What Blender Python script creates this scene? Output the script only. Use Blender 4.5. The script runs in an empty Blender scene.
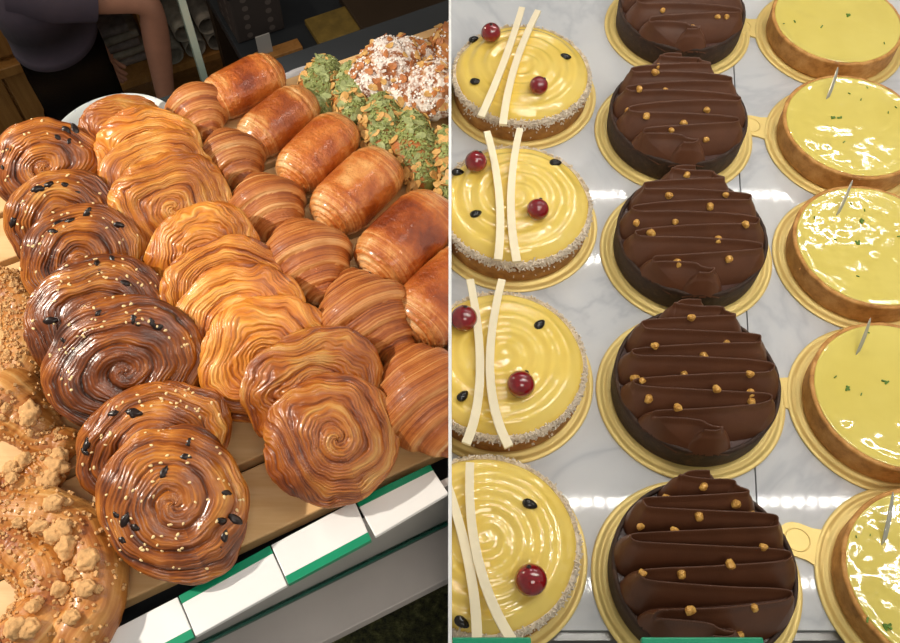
import bpy, bmesh, math, random
import numpy as np
from mathutils import Vector, Matrix, Euler

PI = math.pi
C = bpy.context.scene.collection
rnd = random.Random(7)

# ------------------------------------------------------------------ camera
F = 950.0
PITCH = math.radians(57.795)
CAM = Vector((0, 0, 0.4055))
cam_d = bpy.data.cameras.new('camera')
cam_d.sensor_width = 36
cam_d.lens = F / 900 * 36
cam_d.clip_start = 0.01
cam = bpy.data.objects.new('camera', cam_d)
C.objects.link(cam)
cam.location = CAM
cam.rotation_euler = (PI / 2 - PITCH, 0, 0)
bpy.context.scene.camera = cam


def ray(px, py):
    x = (px - 450) / F
    u = (321.5 - py) / F
    c, s = math.cos(PITCH), math.sin(PITCH)
    return Vector((x, c + u * s, -s + u * c))


def at(px, py, z):
    """the point at height z seen at a pixel of the photograph"""
    d = ray(px, py)
    return CAM + d * ((z - CAM.z) / d.z)


def aty(px, py, y):
    d = ray(px, py)
    return CAM + d * (y / d.y)


def proj(P):
    d = Vector(P) - CAM
    c, s = math.cos(PITCH), math.sin(PITCH)
    dep = d.y * c - d.z * s
    return 450 + F * d.x / dep, 321.5 - F * (d.y * s + d.z * c) / dep


# ------------------------------------------------------------------ noise
def _h(i, j, k, s):
    n = (i * 374761393 + j * 668265263 + k * 2147483647 + s * 1274126177) & 0xFFFFFFFF
    n = ((n ^ (n >> 13)) * 1274126177) & 0xFFFFFFFF
    n = n ^ (n >> 16)
    return (n & 0xFFFF) / 65535.0


def vn(x, y, z=0.0, s=0):
    x, y, z = np.broadcast_arrays(np.asarray(x, float), np.asarray(y, float), np.asarray(z, float))
    xi, yi, zi = np.floor(x).astype(np.int64), np.floor(y).astype(np.int64), np.floor(z).astype(np.int64)
    fx, fy, fz = x - xi, y - yi, z - zi
    fx, fy, fz = [f * f * (3 - 2 * f) for f in (fx, fy, fz)]
    r = 0
    for a in (0, 1):
        for b in (0, 1):
            for c in (0, 1):
                w = (fx if a else 1 - fx) * (fy if b else 1 - fy) * (fz if c else 1 - fz)
                r = r + w * _h(xi + a, yi + b, zi + c, s)
    return r * 2 - 1


def fbm(x, y, z=0.0, s=0, o=3):
    r, a, t = 0, 1.0, 0
    for i in range(o):
        r = r + a * vn(np.asarray(x) * 2 ** i, np.asarray(y) * 2 ** i, np.asarray(z) * 2 ** i, s + i * 17)
        t += a
        a *= .5
    return r / t


# ------------------------------------------------------------------ materials
def lin(c):
    return tuple(((v / 255) / 12.92 if v / 255 <= .04045 else ((v / 255 + .055) / 1.055) ** 2.4) for v in c) + (1.0,)


class Mat:
    def __init__(self, name):
        self.m = bpy.data.materials.new(name)
        self.m.use_nodes = True
        self.nt = self.m.node_tree
        self.nt.nodes.clear()
        self.out = self.nt.nodes.new('ShaderNodeOutputMaterial')

    def n(self, t, props=None, **ins):
        nd = self.nt.nodes.new('ShaderNode' + t)
        for k, v in (props or {}).items():
            setattr(nd, k, v)
        for k, v in ins.items():
            self.set(nd, k, v)
        return nd

    def set(self, nd, k, v):
        key = int(k[1:]) if k[0] == 'i' and k[1:].isdigit() else k.replace('_', ' ')
        s = nd.inputs[key]
        if isinstance(v, bpy.types.NodeSocket):
            self.nt.links.new(v, s)
        elif isinstance(v, bpy.types.Node):
            self.nt.links.new(v.outputs[0], s)
        else:
            s.default_value = v

    def math(self, op, a, b=0.0, clamp=False):
        return self.n('Math', {'operation': op, 'use_clamp': clamp}, i0=a, i1=b).outputs[0]

    def ramp(self, fac, stops, interp='LINEAR'):
        r = self.n('ValToRGB', None, Fac=fac)
        cr = r.color_ramp
        cr.interpolation = interp
        while len(cr.elements) < len(stops):
            cr.elements.new(.5)
        for e, (p, c) in zip(cr.elements, stops):
            e.position = p
            e.color = c if len(c) == 4 else lin(c)
        return r.outputs[0]

    def mix(self, f, a, b, mode='MIX'):
        m = self.n('Mix', {'data_type': 'RGBA', 'blend_type': mode})
        self.set(m, 'i0', f)
        self.set(m, 'i6', a)
        self.set(m, 'i7', b)
        return m.outputs[2]

    def bsdf(self, **ins):
        b = self.n('BsdfPrincipled', None, **ins)
        self.nt.links.new(b.outputs[0], self.out.inputs[0])
        return b

    def obj(self):
        return self.n('TexCoord').outputs['Object']

    def noise(self, vec, scale, detail=3.0, rough=.55, dist=0.0):
        return self.n('TexNoise', None, Vector=vec, Scale=scale, Detail=detail, Roughness=rough, Distortion=dist).outputs[0]

    def bump(self, h, strength=.3, dist=.001):
        return self.n('Bump', None, Height=h, Strength=strength, Distance=dist).outputs[0]


def plain(name, col, rough=.5, metal=0.0, var=0.0, scale=60, bump=0.0, **kw):
    M = Mat(name)
    v = M.obj()
    c = lin(col)
    ins = dict(Roughness=rough, Metallic=metal)
    nz = M.noise(v, scale, 4)
    if var:
        a = tuple(max(0, x * (1 - var)) for x in c[:3]) + (1,)
        b = tuple(min(1, x * (1 + var)) for x in c[:3]) + (1,)
        ins['Base_Color'] = M.ramp(nz, [(.3, a), (.7, b)])
    else:
        ins['Base_Color'] = c
    if bump:
        ins['Normal'] = M.bump(nz, bump, .001)
    ins.update(kw)
    M.bsdf(**ins)
    return M.m


def pastry(name, stops, su=30, sv=900, low=.25, ridge=.25, rough=.34, coat=.5, bump=.5, spot=None, bias=0.0, fine=.75, blister=.45):
    """laminated dough: fine strands that follow the folded layers ('lam'), browned where 'ridge' is high"""
    M = Mat(name)
    lam = M.n('Attribute', {'attribute_name': 'lam'}).outputs['Vector']
    rid = M.n('Attribute', {'attribute_name': 'ridge'}).outputs['Fac']
    mp = M.n('Mapping', None, Vector=lam, Scale=(su, sv, 1)).outputs[0]
    n1 = M.noise(mp, 1.0, 4, .6, .3)
    mp2 = M.n('Mapping', None, Vector=lam, Scale=(su * .6, sv * .28, 1)).outputs[0]
    n1b = M.noise(mp2, 1.0, 2, .5, .4)
    n2 = M.noise(M.obj(), 38, 3)
    f = M.math('MULTIPLY', M.math('SUBTRACT', n1, .5), fine)
    f = M.math('ADD', f, M.math('MULTIPLY', M.math('SUBTRACT', n1b, .5), .8))
    f = M.math('ADD', f, M.math('MULTIPLY', M.math('SUBTRACT', n2, .5), low * 3))
    f = M.math('ADD', f, M.math('MULTIPLY', M.math('SUBTRACT', rid, .5), ridge * 2))
    f = M.math('ADD', f, .5 + bias)
    col = M.ramp(f, stops)
    rn = M.n('ObjectInfo').outputs['Random']
    hs = M.n('HueSaturation', None, Color=col, Value=M.math('ADD', M.math('MULTIPLY', rn, .22), .9))
    col = hs.outputs[0]
    h = M.math('ADD', M.math('MULTIPLY', n1, .7), M.math('MULTIPLY', n1b, .9))
    n3 = M.noise(M.obj(), 260, 3)
    h = M.math('ADD', h, M.math('MULTIPLY', n3, blister))
    if spot:
        n4 = M.noise(M.obj(), spot[1], 5, .7)
        k = M.math('MULTIPLY', M.math('SUBTRACT', n4, spot[2]), spot[3], True)
        col = M.mix(k, col, lin(spot[0]))
    M.bsdf(Base_Color=col, Roughness=rough, Normal=M.bump(h, bump, .0011), Coat_Weight=coat, Coat_Roughness=.16,
           Subsurface_Weight=0.0)
    return M.m


# ------------------------------------------------------------------ mesh helpers
def link(o, parent=None):
    C.objects.link(o)
    if parent is not None:
        o.parent = parent
    return o


def mesh(name, V, Fc, m=None, parent=None, attrs=None, smooth=True):
    me = bpy.data.meshes.new(name)
    V = np.asarray(V, float)
    me.from_pydata(V.tolist(), [], [list(map(int, f)) for f in Fc])
    for k, a in (attrs or {}).items():
        a = np.asarray(a, float)
        if a.ndim == 1:
            at_ = me.attributes.new(k, 'FLOAT', 'POINT')
            at_.data.foreach_set('value', a.ravel())
        else:
            at_ = me.attributes.new(k, 'FLOAT_VECTOR', 'POINT')
            at_.data.foreach_set('vector', a.ravel())
    if m:
        me.materials.append(m)
    if smooth:
        me.polygons.foreach_set('use_smooth', [True] * len(me.polygons))
    me.update()
    o = bpy.data.objects.new(name, me)
    return link(o, parent)


def gfaces(nu, nv, wrapv=True, base=0):
    """rows u (open), columns v (wrapped)"""
    fs = []
    for i in range(nu - 1):
        for j in range(nv if wrapv else nv - 1):
            j2 = (j + 1) % nv
            fs.append((base + i * nv + j, base + i * nv + j2, base + (i + 1) * nv + j2, base + (i + 1) * nv + j))
    return fs


class MB:
    """collects shapes into one mesh"""

    def __init__(self):
        self.V, self.F = [], []

    def add(self, V, Fc):
        b = len(self.V)
        self.V += [tuple(v) for v in V]
        self.F += [tuple(b + i for i in f) for f in Fc]
        return self

    def box(self, c, s, M=None, bev=0.0):
        bm = bmesh.new()
        bmesh.ops.create_cube(bm, size=1)
        for v in bm.verts:
            v.co = Vector((v.co.x * s[0], v.co.y * s[1], v.co.z * s[2]))
        if bev:
            bmesh.ops.bevel(bm, geom=bm.edges[:], offset=bev, segments=3, profile=.5, affect='EDGES')
        T = Matrix.Translation(Vector(c))
        for v in bm.verts:
            v.co = (T @ (M.to_4x4() if M else Matrix())) @ v.co
        bm.verts.index_update()
        self.add([v.co[:] for v in bm.verts], [[v.index for v in f.verts] for f in bm.faces])
        bm.free()
        return self

    def lathe(self, prof, n=64, c=(0, 0, 0)):
        V = []
        for r, z in prof:
            for j in range(n):
                a = 2 * PI * j / n
                V.append((c[0] + r * math.cos(a), c[1] + r * math.sin(a), c[2] + z))
        self.add(V, [f[::-1] for f in gfaces(len(prof), n)][::1])
        return self

    def tube(self, pts, r, n=10, cap=True):
        pts = [Vector(p) for p in pts]
        rr = r if hasattr(r, '__len__') else [r] * len(pts)
        V = []
        up = Vector((0, 0, 1))
        for i, p in enumerate(pts):
            t = (pts[min(i + 1, len(pts) - 1)] - pts[max(i - 1, 0)]).normalized()
            a = t.cross(up)
            if a.length < 1e-4:
                a = t.cross(Vector((1, 0, 0)))
            a.normalize()
            b = a.cross(t)
            for j in range(n):
                q = 2 * PI * j / n
                V.append(p + (a * math.cos(q) + b * math.sin(q)) * rr[i])
        Fc = gfaces(len(pts), n)
        if cap:
            Fc = Fc + [tuple(range(n)), tuple(range((len(pts) - 1) * n, len(pts) * n))[::-1]]
        self.add(V, Fc)
        return self

    def prism(self, poly, z0, z1):
        n = len(poly)
        V = [(x, y, z0) for x, y in poly] + [(x, y, z1) for x, y in poly]
        Fc = [tuple(range(n))[::-1], tuple(range(n, 2 * n))] + [(i, (i + 1) % n, n + (i + 1) % n, n + i) for i in range(n)]
        self.add(V, Fc)
        return self

    def build(self, name, m, parent=None, smooth=False, auto=None):
        o = mesh(name, self.V, self.F, m, parent, smooth=smooth)
        bm = bmesh.new()
        bm.from_mesh(o.data)
        bmesh.ops.recalc_face_normals(bm, faces=bm.faces[:])
        if auto:
            for e in bm.edges:
                if len(e.link_faces) == 2 and e.calc_face_angle(0) > math.radians(auto):
                    e.smooth = False
        bm.to_mesh(o.data)
        bm.free()
        return o


def tag(o, label=None, cat=None, group=None, kind=None):
    if label:
        o['label'] = label
    if cat:
        o['category'] = cat
    if group:
        o['group'] = group
    if kind:
        o['kind'] = kind
    return o


def thing(name, loc, label, cat, group=None, rot=None):
    o = bpy.data.objects.new(name, None)
    o.empty_display_size = .01
    C.objects.link(o)
    o.location = loc
    if rot is not None:
        o.rotation_euler = rot
    return tag(o, label, cat, group)


def structure(o):
    o['kind'] = 'structure'
    return o


def ellipsoid_mesh(name, a, b, c, n=12, m=None, tear=0.0):
    V, Fc = [], []
    nu = n // 2 + 1
    for i in range(nu):
        t = PI * i / (nu - 1)
        for j in range(n):
            p = 2 * PI * j / n
            x = math.cos(t)
            w = math.sin(t) * (1 - tear * x)
            V.append((a * x, b * w * math.cos(p), c * w * math.sin(p)))
    me = bpy.data.meshes.new(name)
    me.from_pydata(V, [], gfaces(nu, n))
    me.materials.append(m)
    me.polygons.foreach_set('use_smooth', [True] * len(me.polygons))
    bm = bmesh.new()
    bm.from_mesh(me)
    bmesh.ops.remove_doubles(bm, verts=bm.verts[:], dist=1e-6)
    bmesh.ops.recalc_face_normals(bm, faces=bm.faces[:])
    bm.to_mesh(me)
    bm.free()
    return me


def put(name, me, loc, rot, parent, scale=(1, 1, 1)):
    o = bpy.data.objects.new(name, me)
    link(o, parent)
    o.location = loc
    o.rotation_mode = 'QUATERNION'
    o.rotation_quaternion = rot
    o.scale = scale
    return o


def frame(nrm, spin):
    q = Vector(nrm).to_track_quat('Z', 'Y')
    return q @ Euler((0, 0, spin)).to_quaternion()


# ------------------------------------------------------------------ material set
M_board = plain('gold_card', (234, 206, 128), .42, .28, .04, 30)
M_redtart = Mat('short_crust')
_v = M_redtart.obj()
_n = M_redtart.noise(_v, 130, 5, .65)
M_redtart.bsdf(Base_Color=M_redtart.ramp(_n, [(.25, (126, 78, 28)), (.5, (172, 118, 54)), (.75, (198, 150, 80))]), Roughness=.7,
               Normal=M_redtart.bump(_n, .6, .001))
M_crust = M_redtart.m
_m = Mat('tart_crust_pale')
_n = _m.noise(_m.obj(), 150, 5, .65)
_m.bsdf(Base_Color=_m.ramp(_n, [(.25, (140, 88, 34)), (.5, (190, 134, 66)), (.75, (212, 162, 96))]), Roughness=.65, Normal=_m.bump(_n, .5, .001))
M_pale_crust = _m.m
_m = Mat('cocoa_crust')
_n = _m.noise(_m.obj(), 220, 5, .7)
_m.bsdf(Base_Color=_m.ramp(_n, [(.3, (36, 21, 12)), (.55, (58, 36, 22)), (.75, (84, 56, 36))]), Roughness=.7, Normal=_m.bump(_n, .5, .0008))
M_cocoa = _m.m
M_ganache = plain('ganache', (74, 46, 38), .35, 0, .1, 60)
_m = Mat('chocolate_cream')
_n = _m.noise(_m.obj(), 90, 4)
_m.bsdf(Base_Color=_m.ramp(_n, [(.3, (88, 53, 34)), (.7, (100, 61, 39))]), Roughness=.42, Normal=_m.bump(_m.noise(_m.obj(), 260, 3), .12, .0006))
M_cream = _m.m
_m = Mat('hazelnut_gold')
_n = _m.noise(_m.obj(), 500, 3)
_m.bsdf(Base_Color=_m.ramp(_n, [(.3, (170, 110, 40)), (.7, (232, 184, 96))]), Roughness=.38, Metallic=.15)
M_nut = _m.m
_m = Mat('mango_glaze')
_n = _m.noise(_m.obj(), 28, 3)
_m.bsdf(Base_Color=_m.ramp(_n, [(.3, (234, 200, 86)), (.7, (244, 214, 112))]), Roughness=.06, IOR=1.5, Coat_Weight=1.0, Coat_Roughness=.02,
        Normal=_m.bump(_m.noise(_m.obj(), 75, 2, .4), .28, .004))
M_glaze = _m.m
_m = Mat('lemon_curd')
_n = _m.noise(_m.obj(), 22, 3)
_m.bsdf(Base_Color=_m.ramp(_n, [(.3, (214, 194, 92)), (.7, (222, 204, 106))]), Roughness=.07, Coat_Weight=1.0, Coat_Roughness=.02,
        Normal=_m.bump(_m.noise(_m.obj(), 42, 3, .55), .17, .004))
M_curd = _m.m
M_coco = plain('grated_coconut', (222, 208, 188), .8, 0, .12, 400)
M_berry = plain('redcurrant_skin', (128, 8, 18), .1, 0, .25, 200, Coat_Weight=1.0, Coat_Roughness=.04)
M_black = plain('black_seed', (22, 18, 14), .15, 0, .2, 200)
M_stick = plain('white_chocolate', (240, 226, 192), .45, 0, .03, 90)
M_zest = plain('lime_zest', (84, 122, 30), .5, 0, .3, 300)
_m = Mat('clear_sliver')
_m.bsdf(Base_Color=lin((190, 190, 176)), Roughness=.15, Metallic=.3, Alpha=.85)
M_sliver = _m.m
_m = Mat('marble')
_v = _m.obj()
_w = _m.noise(_v, 7, 5, .55, 1.2)
_vein = _m.math('ABSOLUTE', _m.math('SUBTRACT', _w, .5))
_vein = _m.math('MULTIPLY', _vein, 9.0, True)
_c = _m.ramp(_vein, [(.0, (184, 186, 190)), (.3, (200, 201, 203)), (1, (206, 206, 206))])
_big = _m.noise(_v, 5, 4)
_c = _m.mix(_m.math('MULTIPLY', _m.math('SUBTRACT', _big, .45), 1.6, True), _c, lin((196, 196, 198)))
_m.bsdf(Base_Color=_c, Roughness=.06)
M_marble = _m.m
M_grout = plain('dark_joint', (52, 52, 50), .7)

BROWN = [(.0, (62, 26, 6)), (.3, (118, 56, 12)), (.52, (162, 88, 24)), (.75, (198, 122, 42)), (1, (226, 170, 90))]
DARK = [(.0, (40, 16, 5)), (.3, (84, 38, 9)), (.55, (128, 62, 15)), (.8, (174, 100, 32)), (1, (206, 138, 62))]
GOLD = [(.0, (92, 36, 7)), (.25, (150, 74, 16)), (.5, (196, 112, 32)), (.75, (222, 146, 54)), (1, (242, 192, 108))]
CROIS = [(.0, (234, 186, 128)), (.25, (208, 144, 82)), (.5, (182, 106, 46)), (.76, (154, 80, 30)), (1, (110, 50, 18))]
M_swirl = pastry('raisin_swirl_dough', BROWN, 26, 560, .42, .30, .30, .45, .5, bias=-.08)
M_swirl_dark = pastry('dark_swirl_dough', DARK, 26, 560, .42, .28, .30, .45, .5, bias=-.04)
M_plain = pastry('plain_swirl_dough', GOLD, 20, 900, .36, .30, .36, .45, .7)
M_plain_dark = pastry('browned_swirl_dough', [(p, (int(c[0] * .84), int(c[1] * .78), int(c[2] * .70))) for p, c in GOLD], 20, 900, .5, .34, .36, .45, .7)
M_crois = pastry('croissant_dough', CROIS, 10, 1000, .24, .30, .46, .12, .8, bias=-.07, fine=1.25, blister=.8)
M_pain = pastry('pain_au_chocolat_dough', [(.0, (240, 198, 144)), (.26, (222, 158, 92)), (.5, (196, 112, 46)), (.75, (166, 80, 24)), (1, (124, 50, 12))],
                12, 620, .5, .36, .32, .5, 1.0, fine=1.0, blister=1.6)
M_strus = pastry('streusel_dough', [(.0, (92, 42, 12)), (.3, (148, 80, 26)), (.55, (184, 118, 50)), (.8, (210, 152, 82)), (1, (228, 186, 124))],
                 16, 420, .25, .2, .45, .2, .6)
M_green = pastry('pistachio_dough', CROIS, 14, 500, .25, .2, .5, .1, .6, ((128, 138, 74), 90, .46, 9))
M_sugar = pastry('sugar_dusted_dough', [(p, tuple(int(v * .85) for v in c)) for p, c in CROIS], 14, 400, .3, .2, .6, .1, .8, ((244, 234, 226), 85, .45, 10))
M_crumb = plain('streusel_crumb', (206, 160, 106), .9, 0, .28, 420, 1.0)
M_sesame = plain('sesame', (246, 218, 160), .45)
M_raisin = plain('raisin', (30, 14, 10), .3, 0, .5, 200, .4)
M_choco = plain('dark_chocolate', (46, 28, 26), .3, 0, .2, 150)
M_flake_g = plain('green_almond_flake', (158, 168, 112), .55, 0, .3, 120)
M_flake_t = plain('tan_almond_flake', (214, 168, 98), .5, 0, .22, 120)
M_flake_b = plain('toasted_almond_flake', (186, 116, 62), .5, 0, .25, 120)
M_gran = plain('pistachio_granules', (146, 156, 92), .6, 0, .35, 120)
M_powder = plain('icing_sugar', (246, 240, 234), .9)


def wood(name, a, b, scale=4, rough=.5):
    M = Mat(name)
    v = M.n('Mapping', None, Vector=M.obj(), Scale=(scale, scale * 14, scale * 14)).outputs[0]
    n = M.noise(v, 1.6, 5, .6, .4)
    M.bsdf(Base_Color=M.ramp(n, [(.3, a), (.7, b)]), Roughness=rough, Normal=M.bump(n, .15, .0008))
    return M.m


M_wood = wood('light_board', (222, 176, 116), (240, 202, 148), 6)
M_pine = Mat('pine')
_v = M_pine.n('Mapping', None, Vector=M_pine.obj(), Scale=(30, 30, 3)).outputs[0]
_n = M_pine.noise(_v, 1.3, 5, .6, .6)
_k = M_pine.n('TexVoronoi', None, Vector=M_pine.obj(), Scale=9).outputs['Distance']
_k = M_pine.math('LESS_THAN', _k, .10)
_c = M_pine.ramp(_n, [(.3, (150, 98, 44)), (.7, (186, 132, 70))])
M_pine.bsdf(Base_Color=M_pine.mix(_k, _c, lin((74, 38, 16))), Roughness=.5)
M_pine = M_pine.m
M_white = plain('white_plastic', (238, 238, 238), .35)
M_emer = plain('green_plastic', (0, 140, 100), .35)
M_steel = plain('brushed_steel', (150, 148, 146), .32, .7, .06, 40)
M_slate = plain('dark_slate', (46, 50, 54), .4, 0, .1, 12)
M_grey = plain('grey_laminate', (176, 170, 168), .35, 0, .06, 20)
M_divider = plain('white_enamel', (244, 244, 242), .5)
_m = Mat('moss_mat')
_n = _m.noise(_m.obj(), 170, 6, .75)
_m.bsdf(Base_Color=_m.ramp(_n, [(.35, (26, 28, 15)), (.55, (92, 96, 52)), (.72, (156, 156, 100))]), Roughness=.95, Normal=_m.bump(_n, 1.0, .01))
M_moss = _m.m


def glass(name, tint=(1, 1, 1), rough=0.0):
    M = Mat(name)
    t = M.n('BsdfTransparent', None, Color=tint + (1,))
    g = M.n('BsdfGlossy', None, Color=(1, 1, 1, 1), Roughness=rough)
    f = M.n('Fresnel', None, IOR=1.08)
    mx = M.n('MixShader', None, i0=f.outputs[0], i1=t.outputs[0], i2=g.outputs[0])
    M.nt.links.new(mx.outputs[0], M.out.inputs[0])
    return M.m


M_glass = glass('clear_glass', (.92, .95, .94))
M_gedge = plain('glass_edge', (150, 176, 170), .2)
M_gedge_d = plain('glass_edge_green', (22, 84, 70), .2)

# ================================================================== RIGHT: cakes on marble
U = .045
THK = .0007           # half thickness of the divider between the two displays
POS = {'c': [(3.15, 10.48), (2.85, 8.51), (2.76, 6.62), (2.56, 4.74), (2.35, 2.76)],
       'y': [(.92, 9.21), (.76, 7.06), (.54, 4.93), (.33, 2.99)],
       'l': [(5.21, 10.27), (5.00, 8.34), (4.77, 6.50), (4.58, 4.59), (4.49, 2.70)]}
BT = .0016            # card thickness


def gold_board(x, y, label, tab=None):
    t = thing('cake_board', (x, y, 0), label, 'cake board', 'gold cake boards on the marble')
    R = U
    prof = [(0, 0), (R - .0008, 0), (R, .0005), (R, .0011), (R - .0006, BT), (R - .0022, BT - .0002), (R - .003, BT - .0008),
            (R - .0042, BT - .0008), (R - .0048, BT - .0001), (R - .0058, BT - .0001), (0, BT - .0001)]
    MB().lathe(prof, 128).build('disc', M_board, t, smooth=True, auto=50)
    if tab is not None:
        ang, ln = tab
        ca, sa = math.cos(ang), math.sin(ang)
        out = []
        hw = .0078

        def P(d, w):
            return ((d * ca - w * sa), (d * sa + w * ca))
        pts = [(R - .004, .012), (R - .0005, .0085), (R + .003, hw * .98)]
        for k in range(9):
            a = PI / 2 - PI * k / 8
            pts.append((R + ln - hw + hw * math.cos(a), hw * math.sin(a)))
        pts += [(R + .003, -hw * .98), (R - .0005, -.0085), (R - .004, -.012)]
        tb = MB().prism([P(*p) for p in pts][::-1], .0002, BT - .0004)
        o = tb.build('tab', M_board, t)
        ring = []
        for k in range(33):
            a = 2 * PI * k / 32
            q = P(R + ln * .48 + ln * .32 * math.cos(a), .0052 * math.sin(a))
            ring.append((q[0], q[1], BT - .0004))
        MB().tube(ring, .0004, 6, False).build('embossed_oval', M_board, o, smooth=True)
    return t


# ---- chocolate tarts
def smooth_path(ctrl, it=4):
    p = [np.array(c, float) for c in ctrl]
    for _ in range(it):
        q = [p[0]]
        for a, b in zip(p[:-1], p[1:]):
            q += [a * .75 + b * .25, a * .25 + b * .75]
        q.append(p[-1])
        p = q
    return np.array(p)


NUT = MB()
_r = random.Random(3)
_bm = bmesh.new()
bmesh.ops.create_icosphere(_bm, subdivisions=2, radius=.0016)
for v in _bm.verts:
    v.co *= 1 + .28 * float(vn(v.co.x * 700, v.co.y * 700, v.co.z * 700, 5))
    v.co.z *= 1.15 if v.co.z > 0 else .7
nut_me = bpy.data.meshes.new('hazelnut_bit')
_bm.to_mesh(nut_me)
_bm.free()
nut_me.materials.append(M_nut)


def choc_tart(i, x, y, label, nuts):
    t = thing('chocolate_tart', (x, y, BT), label, 'tart', 'chocolate cream tarts')
    rs = random.Random(100 + i)
    R, Hh = .0384, .0160
    n = 128
    prof = [(0, 0), (R - .0012, 0), (R - .0004, .0006)] + [(R - .0002 + .0004 * k / 8, Hh * k / 8) for k in range(1, 8)] + \
           [(R, Hh - .0006), (R - .0005, Hh), (R - .0014, Hh), (R - .0018, Hh - .0006), (R - .0019, .010), (0, .010)]
    V, P2 = [], prof
    for k, (r, z) in enumerate(P2):
        a = 2 * PI * np.arange(n) / n
        w = 1 + .004 * fbm(np.cos(a) * 6 + i, np.sin(a) * 6, z * 300, i, 3) if r > .001 else np.ones(n)
        dz = .0006 * fbm(np.cos(a) * 12, np.sin(a) * 12 + i, 0, i + 9, 2) if z >= Hh - .001 else 0
        V += list(np.stack([r * w * np.cos(a), r * w * np.sin(a), z + dz + 0 * a], 1))
    o = mesh('tart_shell', V, [f[::-1] for f in gfaces(len(P2), n)], M_cocoa, t)
    MB().lathe([(0, .0100), (R - .0018, .0100), (R - .0018, .0136), (R - .004, .0134), (0, .0134)], 96).build('ganache', M_ganache, t, smooth=True, auto=60)
    # piped zig-zag ribbon, thin lip on top, swelling down into rounded lobes at the turns
    npass = 9
    Rin = .0356
    ys = [Rin * (.87 - 1.74 * k / (npass - 1)) for k in range(npass)]
    ctrl = [(.004, ys[0] + .004), (-.005, ys[0] + .0035), (-.0085, ys[0] + .0005)]
    sgn = 1
    for k in range(npass):
        w = math.sqrt(max(0, 1 - (ys[k] / (Rin * 1.08)) ** 2)) * Rin * .985 - .0042
        if k == 0:
            w = .012
        if k == npass - 1:
            w = .008
        w *= 1 + rs.uniform(-.05, .05)
        sl = .0016
        jy = rs.uniform(-.0005, .0005)
        a = (-sgn * (w - .003), ys[k] + sl + jy)
        m1 = (-sgn * w * .3, ys[k] + sl * .2 - .0009 + jy)
        m2 = (sgn * w * .3, ys[k] - sl * .4 - .0009 + jy)
        b = (sgn * (w - .003), ys[k] - sl * .6 + jy)
        ctrl += [a, m1, m2, b]
        if k < npass - 1:
            ctrl += [(sgn * (w + .0018), ys[k] - .0012), (sgn * (w + .001), ys[k] - .0040)]
        sgn = -sgn
    ctrl += [(sgn * -.002, ys[-1] - .0035), (sgn * .004, ys[-1] - .0030)]
    path = smooth_path(ctrl, 3)
    # resample
    d = np.r_[0, np.cumsum(np.linalg.norm(np.diff(path, axis=0), axis=1))]
    s = np.arange(0, d[-1], .0006)
    path = np.stack([np.interp(s, d, path[:, 0]), np.interp(s, d, path[:, 1])], 1)
    N = 330
    g = np.linspace(-R, R, N)
    X, Y = np.meshgrid(g, g, indexing='ij')
    pts = np.stack([X.ravel(), Y.ravel()], 1)
    D = np.full(len(pts), 9.0)
    I = np.zeros(len(pts), int)
    for c0 in range(0, len(pts), 6000):
        dd = ((pts[c0:c0 + 6000, None, :] - path[None]) ** 2).sum(2)
        I[c0:c0 + 6000] = dd.argmin(1)
        D[c0:c0 + 6000] = np.sqrt(dd.min(1))
    lip = np.exp(-(D / .00062) ** 2) * .0020 + np.exp(-D / .0014) * .0022
    rr = np.hypot(pts[:, 0], pts[:, 1]) / R
    body = np.clip(1 - (D / .0068) ** 1.7, 0, 1) ** .75 * np.clip((1.0 - rr) / .07, 0, 1) ** .5
    dome = .0158 + [0, 0, .0005, .0012, .004][i] - .0058 * rr ** 2
    h = dome * body + lip * np.clip((1.0 - rr) / .1, 0, 1)
    Z = .0122 + h
    keep = (body > .01) & (rr < .995)
    # lean the ribbon a little towards the back
    Yl = pts[:, 1] + (h - .006) * .16
    Xl = pts[:, 0].copy()
    idx = -np.ones(len(pts), int)
    fs = []
    K = keep.reshape(N, N)
    q = K[:-1, :-1] & K[1:, :-1] & K[1:, 1:] & K[:-1, 1:]
    ii, jj = np.nonzero(q)
    quads = np.stack([ii * N + jj, (ii + 1) * N + jj, (ii + 1) * N + jj + 1, ii * N + jj + 1], 1)
    used = np.unique(quads)
    idx[used] = np.arange(len(used))
    top = np.stack([Xl, Yl, Z], 1)
    mesh('piped_cream', top[used], idx[quads], M_cream, t)
    # hazelnut bits on the lips
    for (px, py) in nuts:
        P = at(px, py, BT + .025)
        lx, ly = P.x - x, P.y - y
        f_ = min(1, .78 * R / max(1e-6, math.hypot(lx, ly)))
        lx, ly = lx * f_, ly * f_
        k = int(np.argmin((Xl - lx) ** 2 + (Yl - ly) ** 2 + (~keep) * 1.0))
        put('hazelnut_bit', nut_me, (Xl[k], Yl[k], Z[k] + .0005), Euler((rs.uniform(-.5, .5), rs.uniform(-.5, .5), rs.uniform(0, 6))).to_quaternion(), t,
            (rs.uniform(1.0, 1.4),) * 3)
    return t


def xf(x0, y0, s, L):
    return [(x0 + a / s, y0 + b / s) for a, b in L]


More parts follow.
